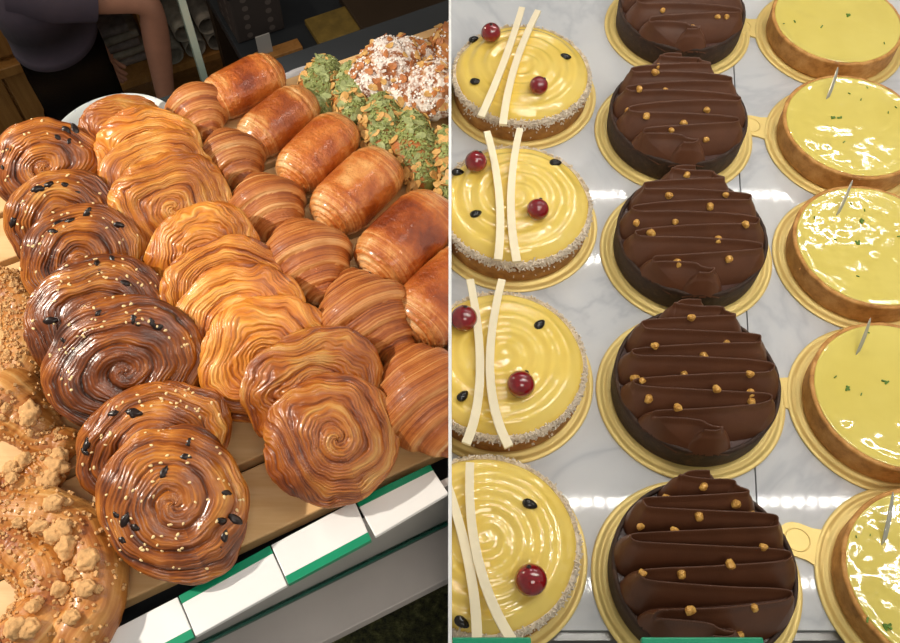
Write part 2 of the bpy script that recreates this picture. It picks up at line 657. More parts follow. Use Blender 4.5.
nuts = [
    [(688, 7), (711, 9), (717, 19), (693, 34), (662, 12), (733, 22)],
    xf(590, 50, 4.29, [(290, 82), (275, 122), (232, 153), (320, 188), (205, 198), (120, 245), (372, 247), (497, 264), (240, 296), (400, 318), (347, 354), (502, 368)]),
    xf(590, 160, 3.78, [(362, 46), (295, 147), (508, 150), (448, 193), (318, 243), (578, 265), (228, 287), (478, 318), (520, 380), (330, 392), (135, 230)]),
    xf(590, 290, 3.214, [(319, 110), (437, 180), (201, 203), (362, 220), (103, 270), (305, 272), (505, 290), (97, 320), (395, 345), (513, 340), (517, 364), (175, 358), (275, 397)]),
    xf(590, 450, 3.332, [(368, 84), (257, 155), (476, 190), (572, 178), (135, 233), (351, 240), (271, 292), (560, 348), (80, 447), (446, 412), (294, 430), (320, 553), (507, 607), (532, 540)])]
where_c = ['farthest away and cut by the photo top', 'second from the far end', 'in the middle of its column', 'just behind the nearest one',
           'nearest the viewer, largest in view']
for i, (a, b) in enumerate(POS['c']):
    gold_board(a * U, b * U, 'round gold card board under the chocolate tart ' + ['at the far end', 'second from the far end', 'in the middle of its column',
               'second from the near end', 'nearest the viewer'][i])
    choc_tart(i, a * U, b * U, 'cocoa crust tart with piped chocolate cream, ' + where_c[i], nuts[i])

# ---- yellow glazed cakes
berry_bm = bmesh.new()
bmesh.ops.create_uvsphere(berry_bm, u_segments=32, v_segments=20, radius=.0058)
for v in berry_bm.verts:
    v.co.z *= .96
berry_me = bpy.data.meshes.new('redcurrant')
berry_bm.to_mesh(berry_me)
berry_bm.free()
berry_me.materials.append(M_berry)
berry_me.polygons.foreach_set('use_smooth', [True] * len(berry_me.polygons))
stem_me = ellipsoid_mesh('stem_scar', .0012, .0012, .0009, 10, M_raisin)
pseed_me = ellipsoid_mesh('passion_fruit_seed', .0034, .0022, .0016, 14, M_black, .25)
YH = .0235      # height of the glazed top above the board


def glaze_z(r, a, R, i):
    rho = r / R
    ph = r / .0078 + a / (2 * PI)
    rip = .00065 * np.cos(2 * PI * ph) * np.clip((rho) * 4, 0, 1) * np.clip((1 - rho) * 5, 0, 1)
    return YH - .001 - .0045 * rho ** 4 + rip + .0006 * fbm(r * np.cos(a) * 90, r * np.sin(a) * 90, i, i, 2)


def yellow_cake(i, x, y, label, berries, seeds, sticks):
    t = thing('mango_cake', (x, y, BT), label, 'cake', 'yellow glazed cakes')
    rs = random.Random(40 + i)
    R = .0392
    n = 128
    prof = [(0, 0), (R - .001, 0), (R, .001), (R + .0002, .008), (R, .0135), (R - .001, .0148), (0, .0148)]
    MB().lathe(prof, n).build('biscuit_base', M_crust, t, smooth=True, auto=60)
    Rg = .0386
    nr = 64
    V = []
    a = 2 * PI * np.arange(n) / n
    for k in range(nr):
        rho = math.sin(PI / 2 * k / (nr - 1)) if k > nr * .5 else k / (nr - 1) * math.sin(PI / 4) * 2
        rho = min(rho, 1)
        r = Rg * rho * (1 + .008 * vn(np.cos(a) * 3, np.sin(a) * 3, 0, i) * rho)
        z = glaze_z(r, a, Rg, i)
        if rho > .86:
            e = (rho - .86) / .14
            z = z - .0042 * (1 - math.sqrt(max(0, 1 - e * e)))
        V += list(np.stack([r * np.cos(a), r * np.sin(a), z], 1))
    r = Rg * .995
    V += list(np.stack([r * np.cos(a), r * np.sin(a), .0135 + 0 * a], 1))
    mesh('glazed_top', V, [f[::-1] for f in gfaces(nr + 1, n)], M_glaze, t)
    # coconut shreds round the shoulder
    mb = MB()
    for k in range(1500):
        q = rs.uniform(0, 2 * PI)
        u = rs.random()
        rr = R - .0004 + .0012 * u + rs.uniform(-.0005, .0005)
        zz = .0166 - .0050 * u * rs.uniform(.6, 1.15) + rs.uniform(-.0008, .0008)
        rot = Euler((rs.uniform(0, 3), rs.uniform(0, 3), rs.uniform(0, 3))).to_matrix()
        mb.box((rr * math.cos(q), rr * math.sin(q), zz), (rs.uniform(.0012, .0032), .0007, .0005), rot)
    for k in range(60):
        q = rs.uniform(0, 2 * PI)
        rr = R + .0005
        mb.box((rr * math.cos(q), rr * math.sin(q), rs.uniform(.004, .012)), (.0012, .0006, .0005), Euler((rs.uniform(0, 3), rs.uniform(0, 3), q)).to_matrix())
    ring = [((R - .0006) * math.cos(2 * PI * k / 96), (R - .0006) * math.sin(2 * PI * k / 96), .0147) for k in range(97)]
    mb.tube(ring, .0013, 8, False)
    tag(mb.build('coconut_ring', M_coco, t), 'pale grated coconut around the shoulder', kind='stuff')
    for (px, py, s) in berries:
        P = at(px, py, BT + YH + .004)
        b = put('redcurrant', berry_me, (P.x - x, P.y - y, YH + .0028), Euler((rs.uniform(-.5, .5), rs.uniform(-.5, .5), 0)).to_quaternion(), t, (s, s, s))
        put('stem_scar', stem_me, (.0010, .0024, .0049), Euler((0, 0, 0)).to_quaternion(), b, (.8, .8, .6))
    for (px, py) in seeds:
        P = at(px, py, BT + YH)
        lx, ly = P.x - x, P.y - y
        rr = min(math.hypot(lx, ly), Rg)
        z = float(glaze_z(np.array(rr), np.array(math.atan2(ly, lx)), Rg, i))
        put('passion_fruit_seed', pseed_me, (lx, ly, z + .0006), Euler((0, .1, rs.uniform(-.6, 1))).to_quaternion(), t)
    for j, pl in enumerate(sticks):
        zt = BT + YH + .0022 + .0012 * j * (i == 0 or i == 3)
        Q = [at(px, py, zt) for px, py in pl]
        Q = [Vector((p.x - x, p.y - y, p.z - BT)) for p in Q]
        A, B_, D = [np.array(q) for q in Q]
        V, Fc = [], []
        m = 16
        for k in range(m + 1):
            u = k / m
            c = (1 - u) ** 2 * A + 2 * u * (1 - u) * (2 * B_ - .5 * A - .5 * D) + u * u * D
            tg = 2 * (1 - u) * ((2 * B_ - .5 * A - .5 * D) - A) + 2 * u * (D - (2 * B_ - .5 * A - .5 * D))
            tg = tg / np.linalg.norm(tg)
            sd = np.array([tg[1], -tg[0], 0])
            w = .0018 * (1 + .15 * u)
            for sx, sz in ((-1, -1), (1, -1), (1, 1), (-1, 1)):
                V.append(c + sd * w * sx + np.array([0, 0, .0008 * sz]))
        Fc = gfaces(m + 1, 4) + [(0, 1, 2, 3), (4 * m + 3, 4 * m + 2, 4 * m + 1, 4 * m)]
        mb = MB().add(V, Fc)
        mb.build('white_chocolate_stick', M_stick, t)
    return t


Y_b = [[(491, 31, 1.0), (539, 84, .92)], [(476, 160, 1.02), (538, 208, 1.0)], [(464, 317, 1.1), (521, 383, 1.12)], [(531, 579, 1.15)]]
Y_s = [[(474, 34), (566, 54), (476, 78)], [(556, 160), (458, 168), (476, 212)], [(540, 323), (463, 394)], [(530, 504), (462, 620)]]
Y_k = [[[(522, 8), (504, 62), (481, 117)], [(538, 11), (515, 66), (503, 125)]],
       [[(487, 132), (499, 195), (498, 260)], [(520, 129), (511, 195), (517, 262)]],
       [[(470, 280), (480, 372), (466, 444)], [(502, 280), (490, 372), (509, 447)]],
       [[(440, 465), (468, 560), (477, 650)], [(470, 463), (478, 560), (515, 645)]]]
where_y = ['farthest away, its sticks slanting', 'second from the far end, redcurrants upper left and right', 'second from the near end, sticks shaped like an hourglass',
           'nearest the viewer, one redcurrant in view']
for i, (a, b) in enumerate(POS['y']):
    gold_board(a * U, b * U, 'round gold card board under the yellow cake ' + ['farthest from the viewer', 'second from the far end', 'second from the near end',
               'nearest the viewer'][i], (math.radians(118), .017) if i == 3 else None)
    yellow_cake(i, a * U, b * U, 'yellow glazed cake, ' + where_y[i], Y_b[i], Y_s[i], Y_k[i])


# ---- lemon tarts
def lemon_tart(i, x, y, label, zest, pick):
    t = thing('lemon_tart', (x, y, BT), label, 'tart', 'lemon tarts with lime zest')
    rs = random.Random(60 + i)
    R, Hh = .0392, .0150
    n = 128
    prof = [(0, 0), (R - .002, 0), (R - .0008, .0008)] + [(R - .0004 + .0002 * k / 8, Hh * k / 8) for k in range(1, 8)] + \
           [(R, Hh - .0006), (R - .0006, Hh), (R - .0020, Hh - .0001), (R - .0026, Hh - .0008), (R - .0028, .008), (0, .008)]
    V = []
    for r, z in prof:
        a = 2 * PI * np.arange(n) / n
        w = 1 + .004 * fbm(np.cos(a) * 7 + i, np.sin(a) * 7, z * 300, i, 3) if r > .001 else np.ones(n)
        dz = .0005 * fbm(np.cos(a) * 12, np.sin(a) * 12 + i, 0, i + 9, 2) if z >= Hh - .001 else 0
        V += list(np.stack([r * w * np.cos(a), r * w * np.sin(a), z + dz + 0 * a], 1))
    mesh('tart_shell', V, [f[::-1] for f in gfaces(len(prof), n)], M_pale_crust, t)
    Rc = R - .0021
    nr = 48
    V = []
    a = 2 * PI * np.arange(n) / n
    zc = Hh - .0004
    for k in range(nr):
        rho = k / (nr - 1)
        r = Rc * rho
        z = zc + .0006 * (1 - rho ** 3) + .0003 * fbm(r * np.cos(a) * 110 + i * 3, r * np.sin(a) * 110, i, i, 2) + .0005 * max(0, (rho - .9) / .1)
        V += list(np.stack([r * np.cos(a), r * np.sin(a), z + 0 * a], 1))
    V += list(np.stack([Rc * np.cos(a), Rc * np.sin(a), .009 + 0 * a], 1))
    mesh('lemon_curd', V, [f[::-1] for f in gfaces(nr + 1, n)], M_curd, t)
    for (px, py, s) in zest:
        P = at(px, py, BT + zc)
        mb = MB()
        for k in range(1 if s < 1 else 3):
            rot = Euler((rs.uniform(-.3, .3), rs.uniform(-.3, .3), rs.uniform(0, 3))).to_matrix()
            mb.box((rs.uniform(-.0007, .0007) * s, rs.uniform(-.0007, .0007) * s, .0003), (.0026 * s, .0009 * s, .0006), rot, .0002)
        o = mb.build('lime_zest', M_zest, t)
        o.location = (P.x - x, P.y - y, zc + .0006)
    if pick:
        (bx, by), (tx, ty) = pick
        b = at(bx, by, BT + zc)
        b = Vector((b.x - x, b.y - y, zc))
        # a thin blade pushed in upright, leaning to the right
        tip = at(tx, ty, BT + zc + .011)
        tip = Vector((tip.x - x, tip.y - y, zc + .011))
        V = []
        m = 10
        ax = (tip - b)
        sd = Vector((.75, .66, 0)).normalized()
        th = ax.cross(sd).normalized()
        for k in range(m + 1):
            u = k / m
            c = b + ax * u + sd * (.0008 * math.sin(u * PI)) - Vector((0, 0, .001)) * (k == 0)
            w = .0021 * math.sqrt(max(0.002, 1 - u ** 1.7)) * (.65 + .35 * min(1, u * 4))
            for sx, sz in ((-1, -1), (1, -1), (1, 1), (-1, 1)):
                V.append(c + sd * w * sx + th * .00022 * sz)
        Fc = gfaces(m + 1, 4) + [(0, 1, 2, 3), (4 * m + 3, 4 * m + 2, 4 * m + 1, 4 * m)]
        tag(MB().add(V, Fc).build('garnish_sliver', M_sliver, t), 'thin grey see-through sliver stuck upright')


z1 = [(847, 16, 1.1), (821, 28, .9), (794, 22, .8), (884, 44, .6), (783, 25, .5)]
z2 = xf(675, 0, 2.99, [(520, 282), (555, 300), (470, 355), (490, 353), (503, 428), (636, 338), (572, 265), (458, 443), (657, 325)])
z3 = xf(750, 160, 3.573, [(360, 160), (410, 185), (398, 222), (383, 297), (301, 290), (384, 418), (230, 210), (527, 275)])
z4 = xf(675, 215, 2.99, [(575, 352), (480, 487), (512, 523), (627, 500), (558, 541)])
z5 = [(865, 619, .9), (886, 626, 1.2), (856, 537, .5), (870, 536, .4)]


def zs(L):
    return [(a, b, 1.0 if k in (2, 3) else .62) for k, (a, b) in enumerate(L)]


picks = [None, ((827, 100), (838, 67)), ((837, 216), (852.5, 180)), ((857, 355), (870.5, 318)), ((883, 546), (893, 492))]
tabs = [(math.radians(168), .016), (math.radians(165), .016), None, (math.radians(170), .0125), (math.radians(158), .017)]
where_l = ['farthest away, no sliver in view', 'second from the far end', 'in the middle of its column', 'second from the near end',
           'nearest the viewer, lower right corner']
for i, (a, b) in enumerate(POS['l']):
    gold_board(a * U, b * U, 'round gold card board under the lemon tart ' + ['farthest from the viewer', 'second from the far end', 'in the middle of its column',
               'second from the near end', 'nearest the viewer'][i], tabs[i])
    lemon_tart(i, a * U, b * U - .001, 'pale crust tart filled with shiny lemon curd, ' + where_l[i], [z1, zs(z2), zs(z3), zs(z4), z5][i], picks[i])

# crumbs that fell on the cards
for px, py, sz, m_, lb in ((752, 152, 2.1, M_cream, 'dark chocolate crumb on the board edge of the second farthest chocolate tart'),
                           (604, 266, 1.1, M_nut, 'small brown crumb on the middle chocolate board, uppermost of two'),
                           (612, 281, 1.3, M_nut, 'small brown crumb on the middle chocolate board, lower of two')):
    P = at(px, py, BT)
    o = bpy.data.objects.new('crumb', nut_me.copy())
    o.data.materials[0] = m_
    C.objects.link(o)
    o.location = (P.x, P.y, BT + .0009 * sz)
    o.scale = (sz * .8, sz * 1.3, sz * .8)
    tag(o, lb, 'crumb', 'crumbs on the gold boards')

# ---- marble shelf: two slabs with a joint running between the columns
shelf = thing('marble_shelf', (0.2, .3, -.02), 'pale grey veined marble shelf under the cakes and tarts', 'shelf')
A0, A1 = at(733.5, 60, 0), at(757, 505, 0)
sl = (A1.x - A0.x) / (A1.y - A0.y)
YF, YB, XR = at(700, 630, 0).y, .66, .42


def jx(y):
    return A0.x + sl * (y - A0.y)


def slab(poly):
    o = MB().prism([(px - .2, py - .3) for px, py in poly], .004, .02).build('marble_tile', M_marble, shelf)
    return o


g = .00035
slab([(THK, YF), (jx(YF) - g, YF), (jx(YB) - g, YB), (THK, YB)])
slab([(jx(YF) + g, YF), (XR, YF), (XR, YB), (jx(YB) + g, YB)])
MB().box(((XR + THK) / 2 - .2, (YF + YB) / 2 - .3, -.004), (XR - THK, YB - YF, .0155)).build("shelf_base", M_grout, shelf)
MB().box(((XR + .004) / 2 - .2, (YF + YB) / 2 - .29, -1.222), (XR - .004, YB - YF - .03, 2.42)).build("cabinet_body", M_grey, shelf)
MB().box(((XR + THK) / 2 - .2, YF - .302, .006), (XR - THK, .0036, .024)).build('front_edging', M_steel, shelf)

# low front glass with the price labels lying along its top edge
ZG = .098
yg = at(700, 637, ZG).y
fg = thing('glass_front', (.2, yg - .012, -.02), 'low clear glass front of the cake case, at the bottom edge on the right', 'glass panel')
MB().box(((XR + THK) / 2 - .2, 0, (ZG - .003 + .02) / 2), (XR - THK, .004, ZG - .003 + .02)).build('pane', M_glass, fg)
for (p0, p1, lb) in ((440, 531, 'green edged white price label at the bottom edge below the nearest yellow cake'),
                     (641, 763, 'green edged white price label at the bottom edge below the nearest chocolate tart')):
    a, b = at(p0, 637, ZG), at(p1, 637, ZG)
    cx, w = (a.x + b.x) / 2, b.x - a.x
    t = thing('price_label', (cx, yg - .013, ZG - .003), lb, 'price label', 'price labels along the front glass')
    MB().box((0, -.001, .0013), (w, .022, .0026), None, .0006).build('label_plate', M_white, t)
    MB().box((0, .0105, .0016), (w, .005, .0032), None, .0006).build('green_edge', M_emer, t)

# ================================================================== LEFT: pastries on boards
ZB = -.15          # top of the wooden boards
SC = 1.0
ds = (at(447, 470, ZB) - at(90, 640, ZB))
ds.z = 0
S = ds.normalized()                       # along the label strip, to the right
Bk = Vector((-S.y, S.x, 0))               # along the rows, away from the viewer
row_ang = math.atan2(Bk.y, Bk.x)
DF = -Bk

def m3(X, Y, Z):
    return Matrix((X, Y, Z)).transposed()


def place(root, loc, X, Y, Z):
    root.matrix_world = Matrix.Translation(loc) @ m3(X, Y, Z).to_4x4()


# ---- laminated spiral bun: a thick disc wound from one rope of folded dough
def swirl_mesh(R, T, seed, mt, parent, asp=1.0, pitch=.0135, amp=.0034, strand=.0010, fold=.55):
    nt, nt1, nt2 = 280, 110, 10
    q1 = np.sin(np.linspace(0.0, PI / 2, nt1))
    q2 = np.sin(np.linspace(PI / 2, PI, nt2 + 1))[1:]
    rho = np.r_[q1, q2]
    top = np.r_[np.ones(nt1), -np.ones(nt2)]
    th = np.linspace(0, 2 * PI, nt, endpoint=False) - PI / 2
    RH, TH = np.meshgrid(rho, th, indexing='ij')
    TP = np.repeat(top[:, None], nt, 1)
    zz = TP * T / 2 * np.sqrt(np.clip(1 - RH ** 3.2, 0, 1))
    rim = 1 + .07 * fbm(np.cos(TH) * 1.6, np.sin(TH) * 1.6, seed, seed, 2)
    r = R * RH * rim
    # arc length along the profile so the rope goes on over the rim
    arc = np.r_[0, np.cumsum(np.hypot(np.diff(R * rho), np.diff(zz[:, 0])))]
    ARC = np.repeat(arc[:, None], nt, 1)
    cx, cy = r * np.cos(TH), r * np.sin(TH)
    edge_w = .08 + .92 * RH
    warp = edge_w * (fold * 1.7 * fbm(cx / .034, cy / .034, seed * 3.1, seed + 3, 2) + fold * .35 * fbm(cx / .010, cy / .010, seed, seed + 13, 2))
    ph = ARC / pitch - (TH + PI / 2) / (2 * PI) + warp
    fr = ph - np.floor(ph)
    rid = np.clip(1 - (2 * fr - 1) ** 2, 0, 1) ** .6
    rid = rid * (.75 + .25 * fr)
    # finer folds inside each turn
    sub = np.abs(np.sin(ph * PI * 6 + 3.0 * fbm(cx / .014, cy / .014, seed, seed + 8, 2)))
    sub = sub * (.4 + .6 * np.clip(vn(cx / .02, cy / .02, seed, seed + 30) + .6, 0, 1))
    tt = (TH + PI / 2) / (2 * PI)
    bw = np.clip((tt - .75) / .25, 0, 1)
    bw = bw * bw * (3 - 2 * bw)
    st = fbm(ph * 9, TH * 1.1, seed, seed + 5, 3) * (1 - bw) + fbm((ph + 1) * 9, (TH - 2 * PI) * 1.1, seed, seed + 5, 3) * bw
    fade = np.clip(RH * 5, .25, 1) * np.clip((TP + 1.4), 0, 1)
    dsp = amp * (rid - .55) * fade * (.65 + .5 * vn(cx / .028, cy / .028, seed + 4, seed)) + strand * .8 * (sub - .4) + strand * .75 * st
    dsp += .0030 * fbm(cx / .03, cy / .03, seed, seed + 21, 2)
    nr = RH ** 5
    nz = np.sqrt(np.clip(1 - nr ** 2, 0, 1)) * TP
    r2 = r + dsp * nr
    z2 = zz + dsp * nz + T * .10 * (1 - RH ** 2) * (TP > 0)
    z2 = np.where(TP < 0, z2 * .8, z2)
    V = np.stack([r2 * np.cos(TH), r2 * np.sin(TH) * asp, z2], -1).reshape(-1, 3)
    lam = np.stack([(TH * r).ravel() + seed * 1.3, (ph * pitch + .0009 * st).ravel(), np.full(V.shape[0], seed * .7)], 1)
    bake = (.55 * rid + .25 * sub + .2 * (st * .5 + .5) + .25 * (vn(cx / .03, cy / .03, seed, seed + 2))).ravel()
    o = mesh('dough_spiral', V, [f[::-1] for f in gfaces(nt1 + nt2, nt)], mt, parent, {'lam': lam, 'ridge': bake})
    return o, V.reshape(nt1 + nt2, nt, 3), TH[0]


sesame_me = ellipsoid_mesh('sesame_seed', .00165, .00105, .0006, 10, M_sesame, .3)
raisin_bm = bmesh.new()
bmesh.ops.create_icosphere(raisin_bm, subdivisions=3, radius=.0034)
for v in raisin_bm.verts:
    v.co *= 1 + .25 * float(fbm(v.co.x * 420, v.co.y * 420, v.co.z * 420, 9, 3))
    v.co.y *= .75
    v.co.z *= .6
raisin_me = bpy.data.meshes.new('raisin')
raisin_bm.to_mesh(raisin_me)
raisin_bm.free()
raisin_me.materials.append(M_raisin)
raisin_me.polygons.foreach_set('use_smooth', [True] * len(raisin_me.polygons))


def swirl(name, lx, rx, ty, T, elev, seed, mt, label, cat, group, nses=0, nrai=0, full=False, yaw=0.0, asp=1.0, **kw):
    e = math.radians(elev)
    d = DF.copy()
    d.rotate(Euler((0, 0, yaw)))
    n = d * math.cos(e) + Vector((0, 0, 1)) * math.sin(e)
    up = -d * math.sin(e) + Vector((0, 0, 1)) * math.cos(e)
    X = up.cross(n)
    # solve centre and radius from the outline seen in the photograph: left, right and top edge
    def outline(q):
        cx, cy, r = q
        c_ = Vector((cx, cy, ZB + r * asp * math.cos(e) + T * .45 * math.sin(e)))
        pr = [proj(c_ + X * (r * math.cos(a)) + up * (r * asp * math.sin(a)) + n * (T * .12)) for a in np.linspace(0, 2 * PI, 72, endpoint=False)]
        return np.array([min(p[0] for p in pr), max(p[0] for p in pr), min(p[1] for p in pr)])
    g0 = at((lx + rx) / 2, ty + 60, ZB + .03)
    q = np.array([g0.x, g0.y, .04])
    tgt = np.array([lx, rx, ty], float)
    for _ in range(12):
        f0 = outline(q)
        J = np.stack([(outline(q + np.eye(3)[k] * 1e-5) - f0) / 1e-5 for k in range(3)], 1)
        q = q + np.linalg.solve(J, tgt - f0)
    R = q[2]
    c = Vector((q[0], q[1], ZB + R * asp * math.cos(e) + T * .45 * math.sin(e)))
    t = thing(name, (0, 0, 0), label, cat, group)
    place(t, c, X, up, n)
    o, G, th = swirl_mesh(R, T, seed, mt, t, asp, **kw)
    rs = random.Random(seed)
    nu = 110

    def spot(lo, hi, a0, a1):
        a = rs.uniform(a0, a1)
        j = int(((a + PI / 2) / (2 * PI) % 1) * len(th))
        rho = rs.uniform(lo, hi)
        k = min(int(math.asin(min(1, rho)) / (PI / 2) * (nu - 1)), nu - 2)
        p = G[k, j]
        a_ = G[min(k + 2, nu - 1), j] - G[max(k - 2, 0), j]
        b_ = G[k, (j + 2) % len(th)] - G[k, j - 2]
        nn = np.cross(a_, b_)
        nn = nn / (np.linalg.norm(nn) + 1e-9)
        if nn[2] < 0 and rho < .9:
            nn = -nn
        return Vector(p), Vector(nn)
    for k in range(nses):
        p, nn = spot(.25 if full else .6, .99, 0 if not full else -PI, PI)
        s = rs.uniform(.8, 1.15)
        put('sesame_seed', sesame_me, p + nn * .0002, frame(nn, rs.uniform(0, 6)), t, (s * .72, s * .72, s * .8))
    for k in range(nrai):
        p, nn = spot(.35 if full else .62, .93, -PI if full else .25, PI if full else PI - .25)
        s = rs.uniform(.65, 1.1)
        put('raisin', raisin_me, p - nn * .0011, frame(nn, rs.uniform(0, 6)), t, (s * rs.uniform(1, 1.4), s, s))
    return t


GS = 'glazed raisin swirls with sesame in the left row'
SW = [  # left, right, top edge in the photograph, thickness, elevation of the face, material, seeds, raisins
    (97, 250, 426, .026, 66, M_swirl, 62, 12, 'frontmost of its row, whole spiral face in view'),
    (75, 232, 381, .022, 54, M_swirl, 36, 5, 'second from the front of its row, behind the full spiral'),
    (42, 206, 298, .028, 52, M_swirl_dark, 46, 7, 'darkest brown of its row, third from the front'),
    (23, 174, 253, .024, 52, M_swirl_dark, 36, 5, 'fourth from the front of its row, behind the darkest one'),
    (18, 147, 203, .024, 50, M_swirl, 26, 5, 'fifth from the front, with a dark glossy filling slit'),
    (4, 126, 172, .022, 48, M_swirl, 16, 5, 'second from the back of its row'),
    (-10, 102, 119, .026, 48, M_swirl, 16, 6, 'backmost of its row with black raisins on its crest')]
for i, (lx, rx, ty, T, e, mt, ns, nr_, w) in enumerate(SW):
    swirl('raisin_swirl', lx, rx, ty, T, e, 11 + i * 3, mt, 'dark glazed raisin swirl, ' + w, 'pastry', GS, ns, nr_, full=(i == 0), asp=[1.10, .78, .9, .9, .9, .9, .9][i], fold=.45, yaw=[.05, .0, -.05, .04, 0, .05, 0][i])
GP = 'plain golden swirls in the middle row'
TW = [
    (264, 401, 372, .030, 62, M_plain_dark, 'frontmost of its row with a dark browned centre'),
    (245, 386, 327, .024, 54, M_plain_dark, 'second from the front, brown crest'),
    (197, 334, 295, .020, 52, M_plain, 'third from the front, pale yellow fold on its crest'),
    (169, 306, 262, .020, 50, M_plain, 'fourth from the front of its row'),
    (161, 288, 234, .020, 50, M_plain, 'fifth from the front of its row'),
    (146, 264, 203, .022, 48, M_plain, 'sixth from the front, wide flank facing left'),
    (109, 233, 153, .022, 48, M_plain, 'seventh from the front, fourth from the plate rim'),
    (100, 214, 129, .020, 48, M_plain, 'third from the back of its row'),
    (94, 200, 106, .020, 48, M_plain, 'second from the back, tall crest'),
    (75, 172, 95, .020, 46, M_plain_dark, 'backmost of its row against the white plate rim')]
for i, (lx, rx, ty, T, e, mt, w) in enumerate(TW):
    swirl('golden_swirl', lx, rx, ty, T, e, 71 + i * 5, mt, 'plain golden laminated swirl, ' + w, 'pastry', GP, 0, 0, full=(i == 0), asp=.98 if i == 0 else .88,
          yaw=[.06, -.03, .05, 0, .04, -.04, .05, 0, .03, .1][i], pitch=.0135, amp=.0030, strand=.0012, fold=.8)


# ---- croissants
def croissant_mesh(name, L, Rm, seed, mt, parent, bend=.12, steps=(.22, .50, .74, .90), depth=.12, squash=.55, nt=150, tipw=.16):
    na = 96
    t = np.linspace(-1, 1, nt)
    a = np.linspace(0, 2 * PI, na, endpoint=False) - PI / 2
    Tm, A = np.meshgrid(t, a, indexing='ij')
    skew = .05 * np.sin(A + seed) + .025 * fbm(np.cos(A) * 1.5, np.sin(A) * 1.5, seed, seed, 2)
    ts = np.abs(Tm + skew * (1 - Tm ** 2))
    env = tipw + (1 - tipw) * np.clip(1 - ts ** 1.25, 0, 1) ** 1.0
    cap = np.sqrt(np.clip(1 - np.abs(Tm) ** 10, 0, 1))
    b = np.array((0,) + tuple(steps) + (1.02,))
    k = np.clip(np.searchsorted(b, ts, side='right') - 1, 0, len(b) - 2)
    w = (ts - b[k]) / (b[k + 1] - b[k])
    w = np.where(k == 0, .5 + ts / b[1] * .5, w)
    pil = depth * (.25 + .75 * w ** 1.2) * np.clip((1 - w) * 9, 0, 1) ** .5
    st = fbm(Tm * 46, np.sin(A) * .8 + np.cos(A) * .5, seed, seed + 4, 2)
    rad = Rm * (env + pil * (.5 + .5 * env)) * cap * (1 + .012 * st) + .0006 * fbm(np.cos(A) * 2, Tm * 5, np.sin(A) * 2, seed + 2, 3)
    rad = np.maximum(rad, .0004)
    x = rad * np.cos(A) * 1.06 + bend * L * .5 * Tm ** 2
    z = rad * np.sin(A)
    z = np.where(z < 0, z * squash, z)
    z = z + Rm * squash * .97
    y = L / 2 * Tm
    V = np.stack([x, y, z], -1).reshape(-1, 3)
    edge = np.clip((w - .55) / .45, 0, 1)
    lam = np.stack([(A * Rm).ravel() * .6 + seed, (L / 2 * (Tm + skew)).ravel() * (1 + 0 * edge.ravel()), np.full(V.shape[0], seed * .37)], 1)
    bake = (.75 - .65 * edge + .25 * fbm(Tm * 4, A * 1.2, seed, seed + 1, 2) + .18 * np.sin(A)).ravel()
    o = mesh(name, V, [f[::-1] for f in gfaces(nt, na)], mt, parent, {'lam': lam, 'ridge': bake})
    return o, V.reshape(nt, na, 3)


def axis_place(t, px, py, zoff, ang, tilt=0.0):
    """stand on the board under a pixel; ang = direction of local +Y in the plan"""
    P = at(px, py, ZB + zoff)
    Y = Vector((math.cos(ang), math.sin(ang), 0)) * math.cos(tilt) + Vector((0, 0, math.sin(tilt)))
    X = Vector((math.sin(ang), -math.cos(ang), 0))
    Z = X.cross(Y)
    place(t, Vector((P.x, P.y, ZB + .0005)), X, Y, Z)


CW = [(428, 396, .094, .037, 'frontmost of its column, cut by the right edge'),
      (362, 314, .084, .0345, 'second from the front, beside the front golden swirls'),
      (305, 256, .080, .0325, 'third from the front of its column'),
      (265, 204, .070, .0285, 'fourth from the front, between swirl and pain au chocolat'),
      (230, 156, .066, .0255, 'second from the back of its column'),
      (197, 107, .060, .0255, 'backmost, standing out against the dark background')]
for i, (px, py, L, Rm, w) in enumerate(CW):
    t = thing('croissant', (0, 0, 0), 'ridged golden croissant, ' + w, 'croissant', 'plain croissants in one column')
    axis_place(t, px, py, Rm * .75, row_ang + [.1, .12, -.02, .05, .0, -.05][i])
    croissant_mesh('rolled_dough', L, Rm * .93, 301 + i * 7, M_crois, t, bend=[.1, .25, .05, .1, .1, .05][i])


# ---- pains au chocolat
choc_me = None


